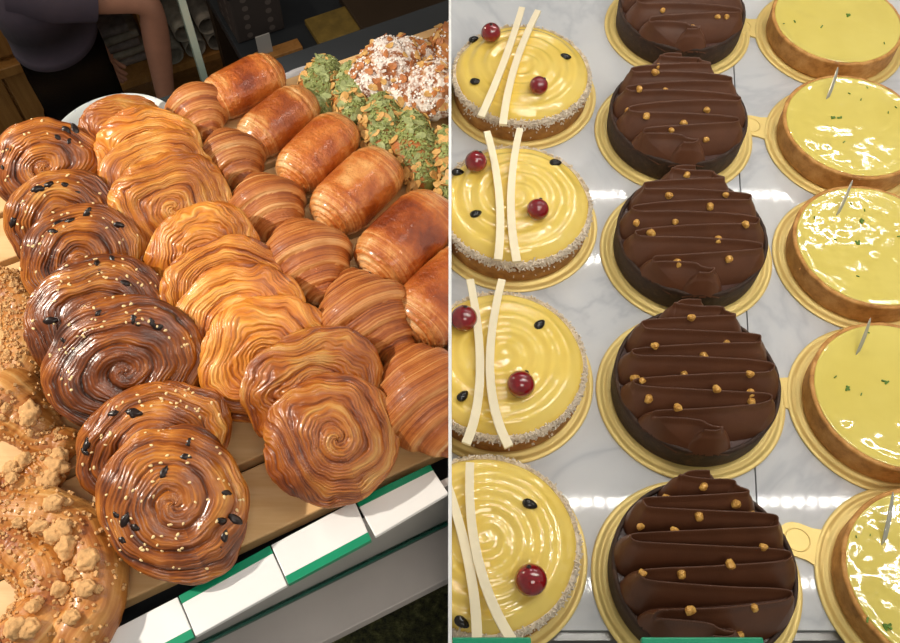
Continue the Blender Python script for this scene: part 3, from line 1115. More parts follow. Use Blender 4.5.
def pain(px, py, L, W, H, ang, seed, label, stick=True, mt=None):
    t = thing('pain_au_chocolat', (0, 0, 0), label, 'pastry', 'pains au chocolat in one column')
    axis_place(t, px, py, H * .55, ang)
    nc, nb, na = 20, 56, 96
    # local Y is the roll axis; the near end is at -Y
    capr = np.linspace(0.01, 1, nc)
    yb = np.linspace(-1, 1, nb)
    a = np.linspace(0, 2 * PI, na, endpoint=False) - PI / 2
    rows = []
    for c in capr[:-1]:
        rows.append((-1, c, -1))
    for y in yb:
        rows.append((y, 1, 0))
    for c in capr[::-1][1:]:
        rows.append((1, c, 1))
    V, lam, bake = [], [], []
    ca, sa = np.cos(a), np.sin(a)
    n = 2.25
    ex = np.sign(ca) * np.abs(ca) ** (2 / n) * W / 2
    ez = np.sign(sa) * np.abs(sa) ** (2 / n) * H / 2
    for y, c, s in rows:
        rr = c if s else (1 - .18 * abs(y) ** 4)
        if s:
            rr = c * .82
        sp = c / .21 - (a + PI / 2) / (2 * PI) + .25 * fbm(ca * c * 2, sa * c * 2, seed, seed, 2)
        rg = np.abs(np.sin(PI * sp)) if s else np.zeros(na)
        bulge = (1 - c ** 1.5) * .26 if s else 0
        band = np.exp(-((abs(y) - .80) / .04) ** 2) * .02 + np.exp(-((abs(y) - .62) / .05) ** 2) * .016
        lump = .02 * fbm(ca * 1.5 + y * 1.5, sa * 1.5, y * 2 + seed, seed + 3, 2) + .004 * fbm(ca * 9, y * 9, sa * 9, seed, 2)
        k = rr * (1 + (0 if s else band) + lump * (c if s else 1))
        yy = L * .42 * (y + s * bulge * (1 if s else 0)) + s * rg * .0016
        if s == 0:
            yy = L * .42 * y * np.ones(na)
        x = ex * k
        z = ez * k
        z = np.where(z < 0, z * .92, z)
        V += list(np.stack([x, yy + 0 * x, z + H / 2 * .91], 1))
        lam += list(np.stack([a * W * .4 + seed, (c * W * .5 if s else (W * .5 + .25 * L * abs(y) ** 5)) + 0 * a, seed + 0 * a], 1))
        if s:
            bake += list(.05 + .25 * rg)
        else:
            e = np.clip((abs(y) - .5) / .4, 0, 1)
            bake += list((.72 - .62 * e) + .25 * sa * (sa > 0) + .25 * fbm(ca * 2, y * 3, sa * 2, seed, 2) - .5 * (sa < -.2))
    mesh('rolled_dough', V, [f[::-1] for f in gfaces(len(rows), na)], mt or M_pain, t, {'lam': lam, 'ridge': bake})
    if stick:
        mb = MB()
        mb.tube([(.0, -L * .42 * 1.275, H * .5), (.0, -L * .42 * 1.15, H * .5), (0, -L / 2 * .5, H * .5)], [.0028, .0034, .0034], 12)
        mb.build('chocolate_stick', M_choco, t, smooth=True, auto=50)
    return t


pa = math.atan2(S.y, S.x)
PW = [(447, 293, .078, .052, .042, .4, 'frontmost, chocolate stick end showing, cut by the right edge'),
      (408, 236, .078, .052, .042, .42, 'second from the front, glossy brown top'),
      (357, 188, .074, .046, .039, .45, 'third from the front of its column'),
      (318, 150, .070, .042, .036, .5, 'fourth from the front, pale ringed end facing left'),
      (278, 119, .068, .040, .034, .4, 'second from the back of its column'),
      (243, 84, .066, .041, .034, .2, 'backmost, shiny glazed top against the dark background')]
for i, (px, py, L, W, H, da, w) in enumerate(PW):
    pain(px, py, L, W, H, pa + da, 401 + i * 3, 'golden brown pain au chocolat, ' + w, i in (0, 4, 1))


# ---- flaked pastries
def flake_mesh(name, m, seed):
    V, Fc = [], []
    n = 14
    for s in (1, -1):
        for j in range(n):
            q = 2 * PI * j / n
            r = 1 + .12 * math.sin(3 * q + seed)
            x, y = .0048 * r * math.cos(q) * (1 - .18 * math.cos(q)), .0030 * r * math.sin(q)
            V.append((x, y, s * .00035 + .0009 * (x / .0048) ** 2))
    V += [(0, 0, .0005), (0, 0, -.0003)]
    for j in range(n):
        j2 = (j + 1) % n
        Fc += [(j, j2, 2 * n), (n + j2, n + j, 2 * n + 1), (j2, j, n + j, n + j2)]
    me = bpy.data.meshes.new(name)
    me.from_pydata(V, [], Fc)
    me.materials.append(m)
    return me


fl_g = [flake_mesh('green_flake', M_flake_g, k) for k in range(2)]
fl_t = [flake_mesh('almond_flake', M_flake_t, k) for k in range(2)]
fl_b = [flake_mesh('almond_flake', M_flake_b, k) for k in range(2)]


def coat(G, t, rs, nflake, ngran, meshes, names, gmat, gname, top=.0, gsize=.0016, side=-2.0, fs=(.7, 1.1), gshape=(1.6, .7, .5), left=None):
    nu, na = G.shape[:2]

    def spot(sd=-2.0):
        while True:
            i = rs.randrange(4, nu - 4)
            j = rs.randrange(na)
            nn = np.cross(G[i + 2, j] - G[i - 2, j], G[i, (j + 2) % na] - G[i, j - 2])
            nn = nn / (np.linalg.norm(nn) + 1e-9)
            p = G[i, j]
            c = G[i].mean(0)
            if np.dot(nn, p - c) < 0:
                nn = -nn
            if nn[2] > top and nn[0] > sd:
                return Vector(p), Vector(nn)
    for k in range(nflake):
        p, nn = spot()
        q = rs.randrange(len(meshes))
        mm, nm = meshes[q], names[q]
        if left and nn[0] < -.5:
            mm, nm = left[q % len(left)], 'almond_flake'
        s = rs.uniform(*fs)
        tilt = Vector((rs.uniform(-.5, .5), rs.uniform(-.5, .5), rs.uniform(-.2, .5)))
        put(nm, mm, p + nn * .0008, frame((nn + tilt).normalized(), rs.uniform(0, 6)), t, (s, s, s))
    if ngran:
        mb = MB()
        for k in range(ngran):
            p, nn = spot(side)
            rot = (frame(nn, rs.uniform(0, 6)) @ Euler((rs.uniform(-.6, .6), rs.uniform(-.6, .6), 0)).to_quaternion()).to_matrix()
            s = gsize * rs.uniform(.6, 1.3)
            mb.box(p + nn * .0005, (s * gshape[0], s * gshape[1], s * gshape[2]), rot)
        tag(mb.build(gname, gmat, t), None, kind='stuff')


GW = [(320, 84, .062, .0150, 'backmost on the left of the green cluster'),
      (350, 92, .064, .0152, 'second from the left of the green cluster'),
      (382, 124, .072, .0165, 'third from the left, with some tan flakes'),
      (413, 148, .080, .0172, 'longest of its cluster, front right'),
      (452, 160, .066, .0165, 'mostly cut by the right edge of the left display'),
      (455, 200, .050, .0150, 'lowest at the right edge, only tan flakes in view')]
for i, (px, py, L, Rm, w) in enumerate(GW):
    t = thing('pistachio_croissant', (0, 0, 0), 'croissant coated in green almond flakes, ' + w, 'croissant', 'green flaked croissants')
    axis_place(t, px, py, Rm * .8, row_ang - [.55, .42, .45, .28, .3, .3][i])
    rs = random.Random(500 + i)
    o, G = croissant_mesh('rolled_dough', L, Rm, 501 + i * 7, M_green, t, bend=.05, tipw=.5, nt=110)
    tan = i in (4, 5)
    ms = fl_g * (1 if tan else 2) + fl_t * (2 if tan else 1)
    coat(G, t, rs, 90, 900, ms, [m.name.split('.')[0] for m in ms], M_gran, 'pistachio_granules', -.1, .0017, side=-.5, fs=(.6, 1.05), left=fl_t)
AW = [(392, 66, .080, .0250, .1, 'leftmost, a long wedge pointing left'),
      (432, 88, .074, .0240, -.5, 'in front at the right edge, with bare brown patches'),
      (458, 46, .060, .0220, .3, 'at the far right edge, browner with little sugar')]
for i, (px, py, L, Rm, da, w) in enumerate(AW):
    t = thing('almond_croissant', (0, 0, 0), 'sugar dusted almond croissant, ' + w, 'croissant', 'sugar dusted almond croissants')
    axis_place(t, px, py, Rm * .8, pa + da)
    rs = random.Random(540 + i)
    o, G = croissant_mesh('rolled_dough', L, Rm, 561 + i * 7, M_sugar if i < 2 else M_strus, t, bend=.05, tipw=.45, nt=110)
    ms = fl_b + fl_t
    coat(G, t, rs, 60, 500 if i < 2 else 160, ms, [m.name.split('.')[0] for m in ms], M_powder, 'icing_sugar', .1, .0014, fs=(.55, .95), gshape=(1.2, 1, .5))

# ---- streusel pastries
lump_me = []
for k in range(3):
    bm_ = bmesh.new()
    bmesh.ops.create_icosphere(bm_, subdivisions=4, radius=.0034)
    for v in bm_.verts:
        v.co *= 1 + .16 * float(fbm(v.co.x * 1100 + k, v.co.y * 1100, v.co.z * 1100, 77 + k, 2)) + .55 * float(fbm(v.co.x * 330 + k * 9, v.co.y * 330, v.co.z * 330, 31 + k, 3))
        v.co.z *= .8
    me_ = bpy.data.meshes.new('streusel_lump')
    bm_.to_mesh(me_)
    bm_.free()
    me_.materials.append(M_crumb)
    me_.polygons.foreach_set('use_smooth', [True] * len(me_.polygons))
    lump_me.append(me_)


def rope(name, pts, radii, seed, m, parent, na=72, turns=5, depth=.1, closed=False, squash=.7, su=1.0):
    """a tapered roll of folded dough along a path (z is lifted so that it lies on the board)"""
    pts = np.array(pts, float)
    d = np.r_[0, np.cumsum(np.linalg.norm(np.diff(pts, axis=0), axis=1))]
    s = np.linspace(0, d[-1], 130)
    P = np.stack([np.interp(s, d, pts[:, i]) for i in range(3)], 1)
    for _ in range(14):
        P[1:-1] = (P[:-2] + 2 * P[1:-1] + P[2:]) / 4
    R = np.interp(s, d, radii)
    u = s / d[-1]
    R = R * np.sqrt(np.clip(1 - np.abs(2 * u - 1) ** 14, 0.0, 1)) + .0004
    T = np.gradient(P, axis=0)
    T /= np.linalg.norm(T, axis=1)[:, None]
    side = np.cross(T, [0, 0, 1.0])
    side /= np.linalg.norm(side, axis=1)[:, None] + 1e-9
    up = np.cross(side, T)
    a = np.linspace(0, 2 * PI, na, endpoint=False) - PI / 2
    U, A = np.meshgrid(u, a, indexing='ij')
    ph = U * turns + (A + PI / 2) / (2 * PI) + .3 * fbm(U * 6, np.cos(A), np.sin(A) + seed, seed, 2)
    fr = ph - np.floor(ph)
    rid = np.clip(1 - (2 * fr - 1) ** 2, 0, 1) ** .6
    rr = R[:, None] * (1 + depth * (rid - .5) + .06 * fbm(U * 9, np.cos(A) * 1.6, np.sin(A) * 1.6, seed + 3, 3))
    rr += .0006 * fbm(U * 60, np.cos(A) * 2, np.sin(A) * 2, seed + 5, 2)
    c, sn = np.cos(A), np.sin(A)
    sn = np.where(sn < 0, sn * squash, sn)
    V = P[:, None, :] + side[:, None, :] * (rr * c)[..., None] + up[:, None, :] * (rr * sn)[..., None]
    lam = np.stack([(U * d[-1] * su).ravel() + seed, (A * R[:, None] + ph * .002).ravel(), np.full(V.shape[0] * V.shape[1], seed * .3)], 1)
    bake = (.25 + .5 * rid + .4 * fbm(U * 8, c, sn, seed, 2)).ravel()
    o = mesh(name, V.reshape(-1, 3), gfaces(len(u), na), m, parent, {'lam': lam, 'ridge': bake})
    bm_ = bmesh.new()
    bm_.from_mesh(o.data)
    bmesh.ops.recalc_face_normals(bm_, faces=bm_.faces[:])
    bm_.to_mesh(o.data)
    bm_.free()
    return o, V


def strpast(px, py, zoff, label, ropes, seed, nl, nc, lumps=()):
    P = at(px, py, ZB + zoff)
    t = thing('streusel_pastry', (P.x, P.y, ZB + .0005), label, 'pastry', 'streusel topped pastries at the left edge')
    rs = random.Random(seed)
    Gs = []
    for k, (pp, rad) in enumerate(ropes):
        Q = []
        for (x, y), r in zip(pp, rad):
            w = at(x, y, ZB + zoff)
            Q.append((w.x - P.x, w.y - P.y, r * .68))
        o, G = rope('dough_roll', Q, rad, seed + k * 5, M_strus, t, turns=3 + k)
        Gs.append(G)
    G = Gs[0]
    per = max(1, nc // len(Gs))
    for G in Gs:
        coat(G, t, rs, nl // len(Gs), per, lump_me, ['streusel_lump'] * 3, M_crumb, 'fine_crumb', .25, .0017, fs=(.35, .9), gshape=(1, .9, .8))
    for (x, y, s) in lumps:
        w = at(x, y, ZB + zoff * 1.5)
        loc = Vector((w.x - P.x, w.y - P.y, 0))
        best = min((Vector(v) for G in Gs for row in G[::3] for v in row[::3]), key=lambda v: (v.x - loc.x) ** 2 + (v.y - loc.y) ** 2 - .02 * v.z * .3)
        put('streusel_lump', lump_me[rs.randrange(3)], best + Vector((0, 0, .0015)), Euler((0, 0, rs.uniform(0, 6))).to_quaternion(), t, (s, s, s))
    return t


strpast(50, 570, .018, 'large ring shaped streusel pastry at the lower left corner, open middle full of lumps', [
    ([(-30, 520), (10, 515), (45, 515), (80, 530), (95, 565), (92, 605), (72, 635), (50, 655)], [.014, .017, .018, .017, .0165, .0165, .017, .014]),
    ([(-25, 540), (15, 545), (45, 570), (50, 600), (30, 635), (-10, 650)], [.013, .016, .017, .016, .018, .015])], 701, 16, 520,
    [(58, 510, 1.5), (40, 533, 1.4), (54, 540, 1.7), (67, 533, 1.5), (66, 551, 1.9), (87, 562, 1.7), (60, 590, 1.4), (68, 574, 1.2), (84, 590, 1.4), (40, 610, 1.2), (16, 525, 1.0), (20, 628, 1.8), (34, 632, 1.6),
     (78, 618, 1.2)])
strpast(34, 435, .018, 'knotted streusel pastry at the left edge with lumps on its pinched waist', [
    ([(-20, 395), (10, 400), (28, 420), (40, 437), (62, 440), (70, 446)], [.016, .021, .017, .012, .012, .009]),
    ([(-25, 500), (0, 492), (22, 482), (42, 464), (56, 450)], [.014, .015, .014, .012, .010])], 731, 14, 260,
    [(33, 414, 1.8), (30, 426, 1.4), (58, 460, 2.0), (62, 450, 1.6), (50, 480, 2.0), (52, 486, 1.6), (22, 457, 1.5), (10, 465, 1.2), (12, 478, 1.0), (38, 495, 1.1)])
strpast(15, 330, .018, 'crumb covered pastry farther back at the left edge beside the dark swirls', [
    ([(-30, 275), (0, 284), (20, 305), (26, 335), (22, 365), (0, 385), (-25, 390)], [.013, .014, .0145, .015, .015, .014, .012])], 761, 26, 700)

# ---- boards: planks along the label strip with open gaps
boards = thing('slatted_board', at(150, 400, ZB - .012), 'light wooden slatted board under the pastries', 'board')
BO = Vector(boards.location)


def sf(v):
    """coordinate along the rows (away from the viewer)"""
    return Vector(v).dot(Bk)


v0 = sf(at(115, 606, ZB))
g1 = sf(at(250, 464, ZB))
g2 = sf(at(69, 474, ZB))
gw = .0055
vback = sf(at(288, 78, ZB))
edges = [(v0, g1 - gw / 2), (g1 + gw / 2, g2 - gw / 2)]
pwid = max(.03, g2 - g1 - gw)
v = g2 + gw / 2
while v < vback - .01:
    edges.append((v, min(v + pwid, vback)))
    v += pwid + gw
Rz = Matrix.Rotation(math.atan2(S.y, S.x), 3, 'Z')
U0, U1 = -.52, .36
for a, b in edges:
    c = S * ((U0 + U1) / 2) + Bk * ((a + b) / 2) - BO
    mb = MB().box((c.x, c.y, ZB - .006 - BO.z), (U1 - U0, b - a, .012), Rz, .0012)
    o = mb.build('plank', M_wood, boards)

# ---- plate under the back of the rows
pts = [at(62, 123, ZB - .015), at(105, 98, ZB - .015), at(165, 104, ZB - .015)]

def circum(a, b, c):
    ax, ay, bx, by, cx, cy = a.x, a.y, b.x, b.y, c.x, c.y
    d = 2 * (ax * (by - cy) + bx * (cy - ay) + cx * (ay - by))
    ux = ((ax * ax + ay * ay) * (by - cy) + (bx * bx + by * by) * (cy - ay) + (cx * cx + cy * cy) * (ay - by)) / d
    uy = ((ax * ax + ay * ay) * (cx - bx) + (bx * bx + by * by) * (ax - cx) + (cx * cx + cy * cy) * (bx - ax)) / d
    return Vector((ux, uy, 0)), math.hypot(ax - ux, ay - uy)


cc, cr = circum(*pts)
print('plate', cc, cr)
_m = Mat('plate_glaze')
_n = _m.noise(_m.obj(), 95, 2)
_m.bsdf(Base_Color=_m.mix(_m.math('MULTIPLY', _m.math('SUBTRACT', _n, .58), 8, True), lin((236, 236, 240)), lin((120, 130, 190))), Roughness=.15)
ZT = ZB - .0135
M_plate = _m.m
cr = min(cr, .13)


def platter(c, lb):
    o = MB().lathe([(0, -.0012), (cr * .8, -.0012), (cr * .9, .003), (cr, .0085), (cr + .0015, .0095), (cr + .001, .011), (cr - .001, .0105), (cr * .9, .0055), (cr * .8, .0008), (0, .0008)], 96).build('platter', M_plate, None, True, 60)
    o.location = (c.x, c.y, ZT - .0115)
    tag(o, lb, 'platter', 'patterned white platters behind the boards')


platter(cc, 'white platter with blue pattern peeking out behind the golden swirls')
a_, b_ = at(279, 79, ZB - .015), at(303, 68, ZB - .015)
h_ = (b_ - a_).length / 2
nrm_ = Vector(((b_ - a_).y, -(b_ - a_).x, 0)).normalized()
c2 = (a_ + b_) / 2 + nrm_ * math.sqrt(max(0, cr * cr - h_ * h_))
platter(Vector((c2.x, c2.y, 0)), 'white platter with blue pattern peeking out left of the green flaked croissants')

# ---- counter that carries the boards
ctr = thing('display_counter', (0, 0, 0), 'steel topped display counter under the wooden boards', 'counter')
FLOOR = -2.45
vf = sf(at(372, 560, ZB - .055))           # where the glass meets the ledge
vfl = sf(at(396, 604, ZB - .058))          # front edge of the ledge
ZL = ZB + .006
vlab = sf(at(288, 585, ZB))


def sbox(u0, u1, w0, w1, z0, z1, bev=0.0):
    c = S * ((u0 + u1) / 2) + Bk * ((w0 + w1) / 2)
    return MB().box((c.x, c.y, (z0 + z1) / 2), (u1 - u0, w1 - w0, z1 - z0), Rz, bev)


vtb = sf(at(80, 110, ZB)) + .012
print('v', v0, g1, g2, vback, vf, vfl, vlab, vtb)
sbox(U0, U1, vf + .006, vtb, ZB - .034, ZB - .0262).build('slate_top', M_slate, ctr)
sbox(U0, U1, vf + .010, vtb - .002, FLOOR, ZB - .034).build('body', M_grey, ctr)
sbox(U0, U1, vf + .0075, vlab + .012, ZB - .060, ZL - .0041).build('front_panel', M_grey, ctr)  # added: its grey stands in for reflection on the pane; carries the labels
sbox(U0, U1, vfl - .6, vf + .010, -.36, -.34).build('plinth', M_grey, ctr)
sbox(U0, U1, vfl, vf + .010, ZB - .072, ZB - .060, .001).build('front_ledge', M_grey, ctr)
# trestle strips carry the boards above the steel
for w in (v0 + .02, g1 + .02):
    sbox(U0 + .01, U1 - .01, w - .006, w + .006, ZB - .0262, ZB - .012).build('support_bar', M_steel, ctr)
gp = thing('glass_front', (0, 0, 0), 'low clear glass front with a green lower edge below the white labels', 'glass panel')
sbox(U0, U1, vf + .001, vf + .005, ZB - .0575, ZB - .004).build('pane', M_glass, gp)
sbox(U0, U1, vf - .0006, vf + .0055, ZB - .060, ZB - .0575).build('green_edge', M_gedge_d, gp)

# ---- white label blocks along the front
quads = [[(92, 640), (178, 596), (195, 637), (104, 686)], [(178, 596), (270, 545), (288, 585), (195, 637)],
         [(270, 545), (355, 500), (372, 540), (288, 585)], [(355, 500), (430, 464), (449, 493), (375, 537)]]
wl = ['leftmost, only its corner in view', 'second from left, green along its far edge', 'third from left, green along its near edge',
      'rightmost, green along its far edge']
for i, q in enumerate(quads):
    Pq = [at(px, py, ZL) for px, py in q]
    c = sum(Pq, Vector()) / 4
    t = thing('label_block', (c.x, c.y, ZL - .005), 'white label block with green stripe, ' + wl[i], 'label block', 'label blocks along the glass front')
    L_ = [Vector((p.x - c.x, p.y - c.y, 0)) for p in Pq]
    L_ = [p * .985 for p in L_]

    def slabq(pp, z0, z1, bev):
        bm_ = bmesh.new()
        lo = [bm_.verts.new((p.x, p.y, z0)) for p in pp]
        hi = [bm_.verts.new((p.x, p.y, z1)) for p in pp]
        bm_.faces.new(lo[::-1])
        bm_.faces.new(hi)
        for k in range(4):
            bm_.faces.new((lo[k], lo[(k + 1) % 4], hi[(k + 1) % 4], hi[k]))
        bmesh.ops.recalc_face_normals(bm_, faces=bm_.faces[:])
        bmesh.ops.bevel(bm_, geom=bm_.edges[:], offset=bev, segments=2, profile=.5, affect='EDGES')
        bm_.verts.index_update()
        mb = MB().add([v.co[:] for v in bm_.verts], [[v.index for v in f.verts] for f in bm_.faces])
        bm_.free()
        return mb
    slabq(L_, .001, .005, .0006).build('block', M_white, t)
    far = i in (1, 3)
    A_, B_, C_, D_ = L_
    k = .20
    if far:
        st = [A_, B_, B_.lerp(C_, k), A_.lerp(D_, k)]
    else:
        st = [D_.lerp(A_, k), C_.lerp(B_, k), C_, D_]
    st = [p * 1.004 for p in st]
    slabq(st, .0008, .0052, .0003).build('green_stripe', M_emer, t)
# ---- glass at the back of the tray
P0 = at(201, 78, ZB)
vg = sf(P0)
ug = P0.dot(S)
gb = thing('sliding_glass', (0, 0, 0), 'upright clear glass sheet with a pale vertical edge behind the croissants', 'glass panel')
sbox(U0, ug, vg, vg + .004, ZB - .0262, ZB + .22).build('pane', M_glass, gb)
sbox(ug, ug + .0055, vg - .001, vg + .005, ZB - .0262, ZB + .22).build('edge_strip', M_gedge, gb)
# ================================================================== the room behind
def vpl(px, py, y):
    return aty(px, py, y)


M_wall = plain('dark_wall', (58, 46, 36), .7, 0, .08, 8)
M_floor_l = M_moss
fl = MB().box((-.3, .6, FLOOR - .02), (4.2, 5.0, .04)).build('floor', plain('dark_floor', (70, 60, 48), .6, 0, .1, 10))
structure(fl)
wb = MB().box((-.3, 3.12, (FLOOR + 1.2) / 2), (4.2, .04, 1.2 - FLOOR)).build('wall_back', M_wall)
structure(wb)
mat_ = sbox(U0 + .02, U1, vfl - .55, vf + .009, -.3399, -.328, .003).build('moss_mat', M_moss, None)
tag(mat_, 'dark mossy green mat on the plinth below the grey ledge', 'mat')

# pine cabinet, its face parallel to the counter
OC = aty(32, 50, 2.35)


def cab(px, py, off=0.0):
    """point of the cabinet's front plane seen at a pixel"""
    d = ray(px, py)
    k = ((OC - CAM).dot(Bk) + off) / d.dot(Bk)
    return CAM + d * k


def uw(p):
    return p.dot(S)


wC = sf(OC)
zl = OC.z
uL, uR = uw(cab(-60, 60)), uw(cab(60, 60))
pc = thing('pine_cabinet', (0, 0, 0), 'knotty pine cabinet with small drawers above and doors below behind the person', 'cabinet')
sbox(uL, uR, wC + .02, wC + .42, FLOOR, zl + .62).build('body', M_pine, pc)
sbox(uL - .01, uR + .01, wC - .03, wC + .02, zl - .05, zl - .012, .004).build('ledge', M_pine, pc)
dw = (uR - uL)
um = uw(cab(14, 100))
for a, b in ((uL + .005, um - .004), (um + .004, uR - .005)):
    sbox(a, b, wC, wC + .02, FLOOR + .06, zl - .06, .004).build('door', M_pine, pc)
nx = 3
for r in range(3):
    for k in range(nx):
        a = uL + dw * k / nx + .006
        b = uL + dw * (k + 1) / nx - .006
        z0 = zl + .0 + r * .13
        d_ = sbox(a, b, wC, wC + .02, z0 + .006, z0 + .124, .004).build('drawer', M_pine, pc)
        q = S * ((a + b) / 2) + Bk * (wC - .008)
        MB().lathe([(0, -.010), (.009, -.008), (.010, 0), (.005, .008), (0, .010)], 16, (q.x, q.y, z0 + .065)).build('knob', M_pine, d_, True)

# open rack with folded papers and paper rolls
M_paper = plain('printed_paper', (150, 142, 130), .8, 0, .35, 30)
M_paper2 = plain('striped_paper', (128, 118, 116), .8, 0, .3, 45)
u0, u1 = uw(cab(93, 60)), uw(cab(262, 60))
z1_ = cab(120, 84).z
rk = thing('wooden_rack', (0, 0, 0), 'open wooden rack holding papers and paper rolls beyond the glass', 'rack')
for u in (u0, uw(cab(158, 60)), u1):
    for w in (wC + .01, wC + .36):
        sbox(u - .018, u + .018, w - .018, w + .018, FLOOR, z1_ + .75).build('post', M_pine, rk)
shelf_z = [z1_, z1_ + .34]
for z in shelf_z + [z1_ - .35]:
    sbox(u0 - .02, u1 + .02, wC - .008, wC + .38, z - .024, z).build('shelf', M_pine, rk)
rs = random.Random(9)
# folded stack
for k in range(5):
    uc = uw(cab(124, 60)) + rs.uniform(-.01, .01)
    wdt = .20 - .018 * k
    c = S * uc + Bk * (wC + .16)
    z = z1_ + .001 + k * .034
    V, Fc = [], []
    m = 14
    pts_ = []
    # a folded sheet: flat slab whose front is a round fold
    prof = [(.14, 0), (-.08, 0)] + [(-.08 - .016 * math.sin(PI * j / 8), .016 - .016 * math.cos(PI * j / 8)) for j in range(1, 8)] + [(-.08, .032), (.14, .030)]
    for s_ in (-1, 1):
        for (w, h) in prof:
            p = c + S * (s_ * wdt / 2) + Bk * w
            V.append((p.x, p.y, z + h + .004 * s_ * (k % 2)))
    n_ = len(prof)
    Fc = [tuple(range(n_)), tuple(range(2 * n_ - 1, n_ - 1, -1))] + [(j, (j + 1) % n_, n_ + (j + 1) % n_, n_ + j) for j in range(n_)]
    o = MB().add(V, Fc).build('folded_paper', M_paper if k % 2 else M_paper2, None, True, 40)
    tag(o, 'grey folded paper in the rack, ' + ['lowest of its stack', 'second from the bottom of its stack', 'middle of its stack', 'second from the top of its stack', 'topmost of its stack'][k],
        'paper', 'folded papers in the rack')
# rolls, lying with their open ends towards the viewer
for k, (px, py, r) in enumerate(((176, 62, .036), (200, 62, .037), (223, 60, .036), (245, 62, .034), (187, 40, .036), (212, 38, .036))):
    p = cab(px, py)
    row = 0 if k < 4 else 1
    z = z1_ + r + .003 + row * .075
    c = S * uw(p) + Bk * (wC + .002)
    mb = MB()
    prof = []
    n_ = 40
    V = []
    for w in (0, .36):
        for j in range(n_):
            a = 2.6 * PI * j / (n_ - 1)
            rr = r - .0055 * j / (n_ - 1)
            q = c + S * (rr * math.cos(a)) + Bk * w
            V.append((q.x, q.y, z + rr * math.sin(a)))
    o = mesh('paper_roll', V, gfaces(2, n_, False), M_paper)
    sm = o.modifiers.new('thick', 'SOLIDIFY')
    sm.thickness = .002
    tag(o, 'rolled printed paper in the rack, ' + ['leftmost of the lower rolls', 'second from the left of the lower rolls', 'third from the left of the lower rolls',
        'rightmost of the lower rolls', 'left one of the two upper rolls', 'right one of the two upper rolls'][k], 'paper roll', 'paper rolls in the rack')

# dark table farther right with a dotted box, a card and papers
M_darkwood = plain('dark_table_wood', (62, 48, 34), .45, 0, .15, 6)
zt = FLOOR + 1.02
tp = at(262, 62, zt)
wT = sf(tp) - .02
uT0, uT1 = uw(tp) - .045, uw(at(470, 40, zt)) + .25
tb = thing('side_table', (0, 0, 0), 'dark low table behind the flaked pastries', 'table')
sbox(uT0, uT1, wT, wT + .55, zt - .035, zt, .004).build('tabletop', M_slate, tb)
for u in (uT0 + .05, uT1 - .05):
    for w in (wT + .05, wT + .50):
        sbox(u - .025, u + .025, w - .025, w + .025, FLOOR, zt - .035).build('leg', M_darkwood, tb)
sbox(uT0 + .05, uT1 - .05, wT + .04, wT + .06, FLOOR + .12, zt - .05).build('front_panel', M_slate, tb)
_m = Mat('dotted_box')
_vv = _m.n('TexVoronoi', {'feature': 'F1'}, Vector=_m.obj(), Scale=34, Randomness=.1).outputs['Distance']
_m.bsdf(Base_Color=_m.mix(_m.math('LESS_THAN', _vv, .3), lin((58, 50, 46)), lin((96, 86, 80))), Roughness=.7)
bx = at(262, 50, zt)
ub, wb_ = uw(bx), sf(bx) + .05
dbx = thing('dotted_box', (0, 0, 0), 'dark dotted box on the side table behind a white card', 'box')
sbox(ub - .05, ub + .09, wb_, wb_ + .16, zt, zt + .15, .006).build('box_body', _m.m, dbx)
sbox(ub - .055, ub + .095, wb_ - .005, wb_ + .165, zt + .15, zt + .175, .006).build('lid', plain('black_lid', (22, 20, 20), .5), dbx)
cd = at(267, 57, zt)
t = thing('price_card', (0, 0, 0), 'small upright white card in front of the dotted box', 'card')
uc, wc = uw(cd), sf(cd) - .0
sbox(uc - .02, uc + .02, wc, wc + .004, zt + .012, zt + .075).build('card', plain('card_grey', (176, 172, 166), .6), t)
sbox(uc - .028, uc + .10, wc - .02, wc + .02, zt, zt + .012, .002).build('wooden_foot', M_pine, t)
yp = at(336, 30, zt)
t = sbox(uw(yp) - .07, uw(yp) + .06, sf(yp) - .05, sf(yp) + .06, zt, zt + .02, .003).build('yellow_packet', plain('dull_yellow', (128, 104, 44), .6, 0, .3, 30), None)
tag(t, 'dull yellow packet lying on the dark side table', 'packet')
lp = at(400, 34, zt)
t = sbox(uw(lp) - .10, uw(lp) + .30, sf(lp) - .13, sf(lp) + .20, zt, zt + .03, .004).build('serving_board', M_darkwood, None)
tag(t, 'large dark brown wooden board on the side table at the upper right', 'board')

# ---- person standing beyond the glass
PY = 2.12


def pp(px, py, dy=0.0):
    return aty(px, py, PY + dy)


per = thing('person', (pp(66, 60).x, PY, FLOOR), 'person in dark purple shirt and black trousers standing beyond the glass', 'person')
O = Vector(per.location)
M_skin = plain('skin', (206, 142, 116), .5, 0, .06, 40)
M_shirt = plain('purple_shirt', (92, 78, 92), .85, 0, .08, 30)
M_trou = plain('black_trousers', (14, 12, 12), 1.0, Specular_IOR_Level=0.0)
M_hair = plain('brown_hair', (50, 34, 24), .6, 0, .3, 120)
M_shoe = plain('black_shoe', (20, 18, 18), .5)
elb = pp(150, 0, -.02) - O
wri = pp(168, 112, -.02) - O
sv, se, sr = [], [], []


def jv(p, r, parent=None):
    sv.append(tuple(p))
    sr.append(r if isinstance(r, tuple) else (r, r))
    if parent is not None:
        se.append((parent, len(sv) - 1))
    return len(sv) - 1


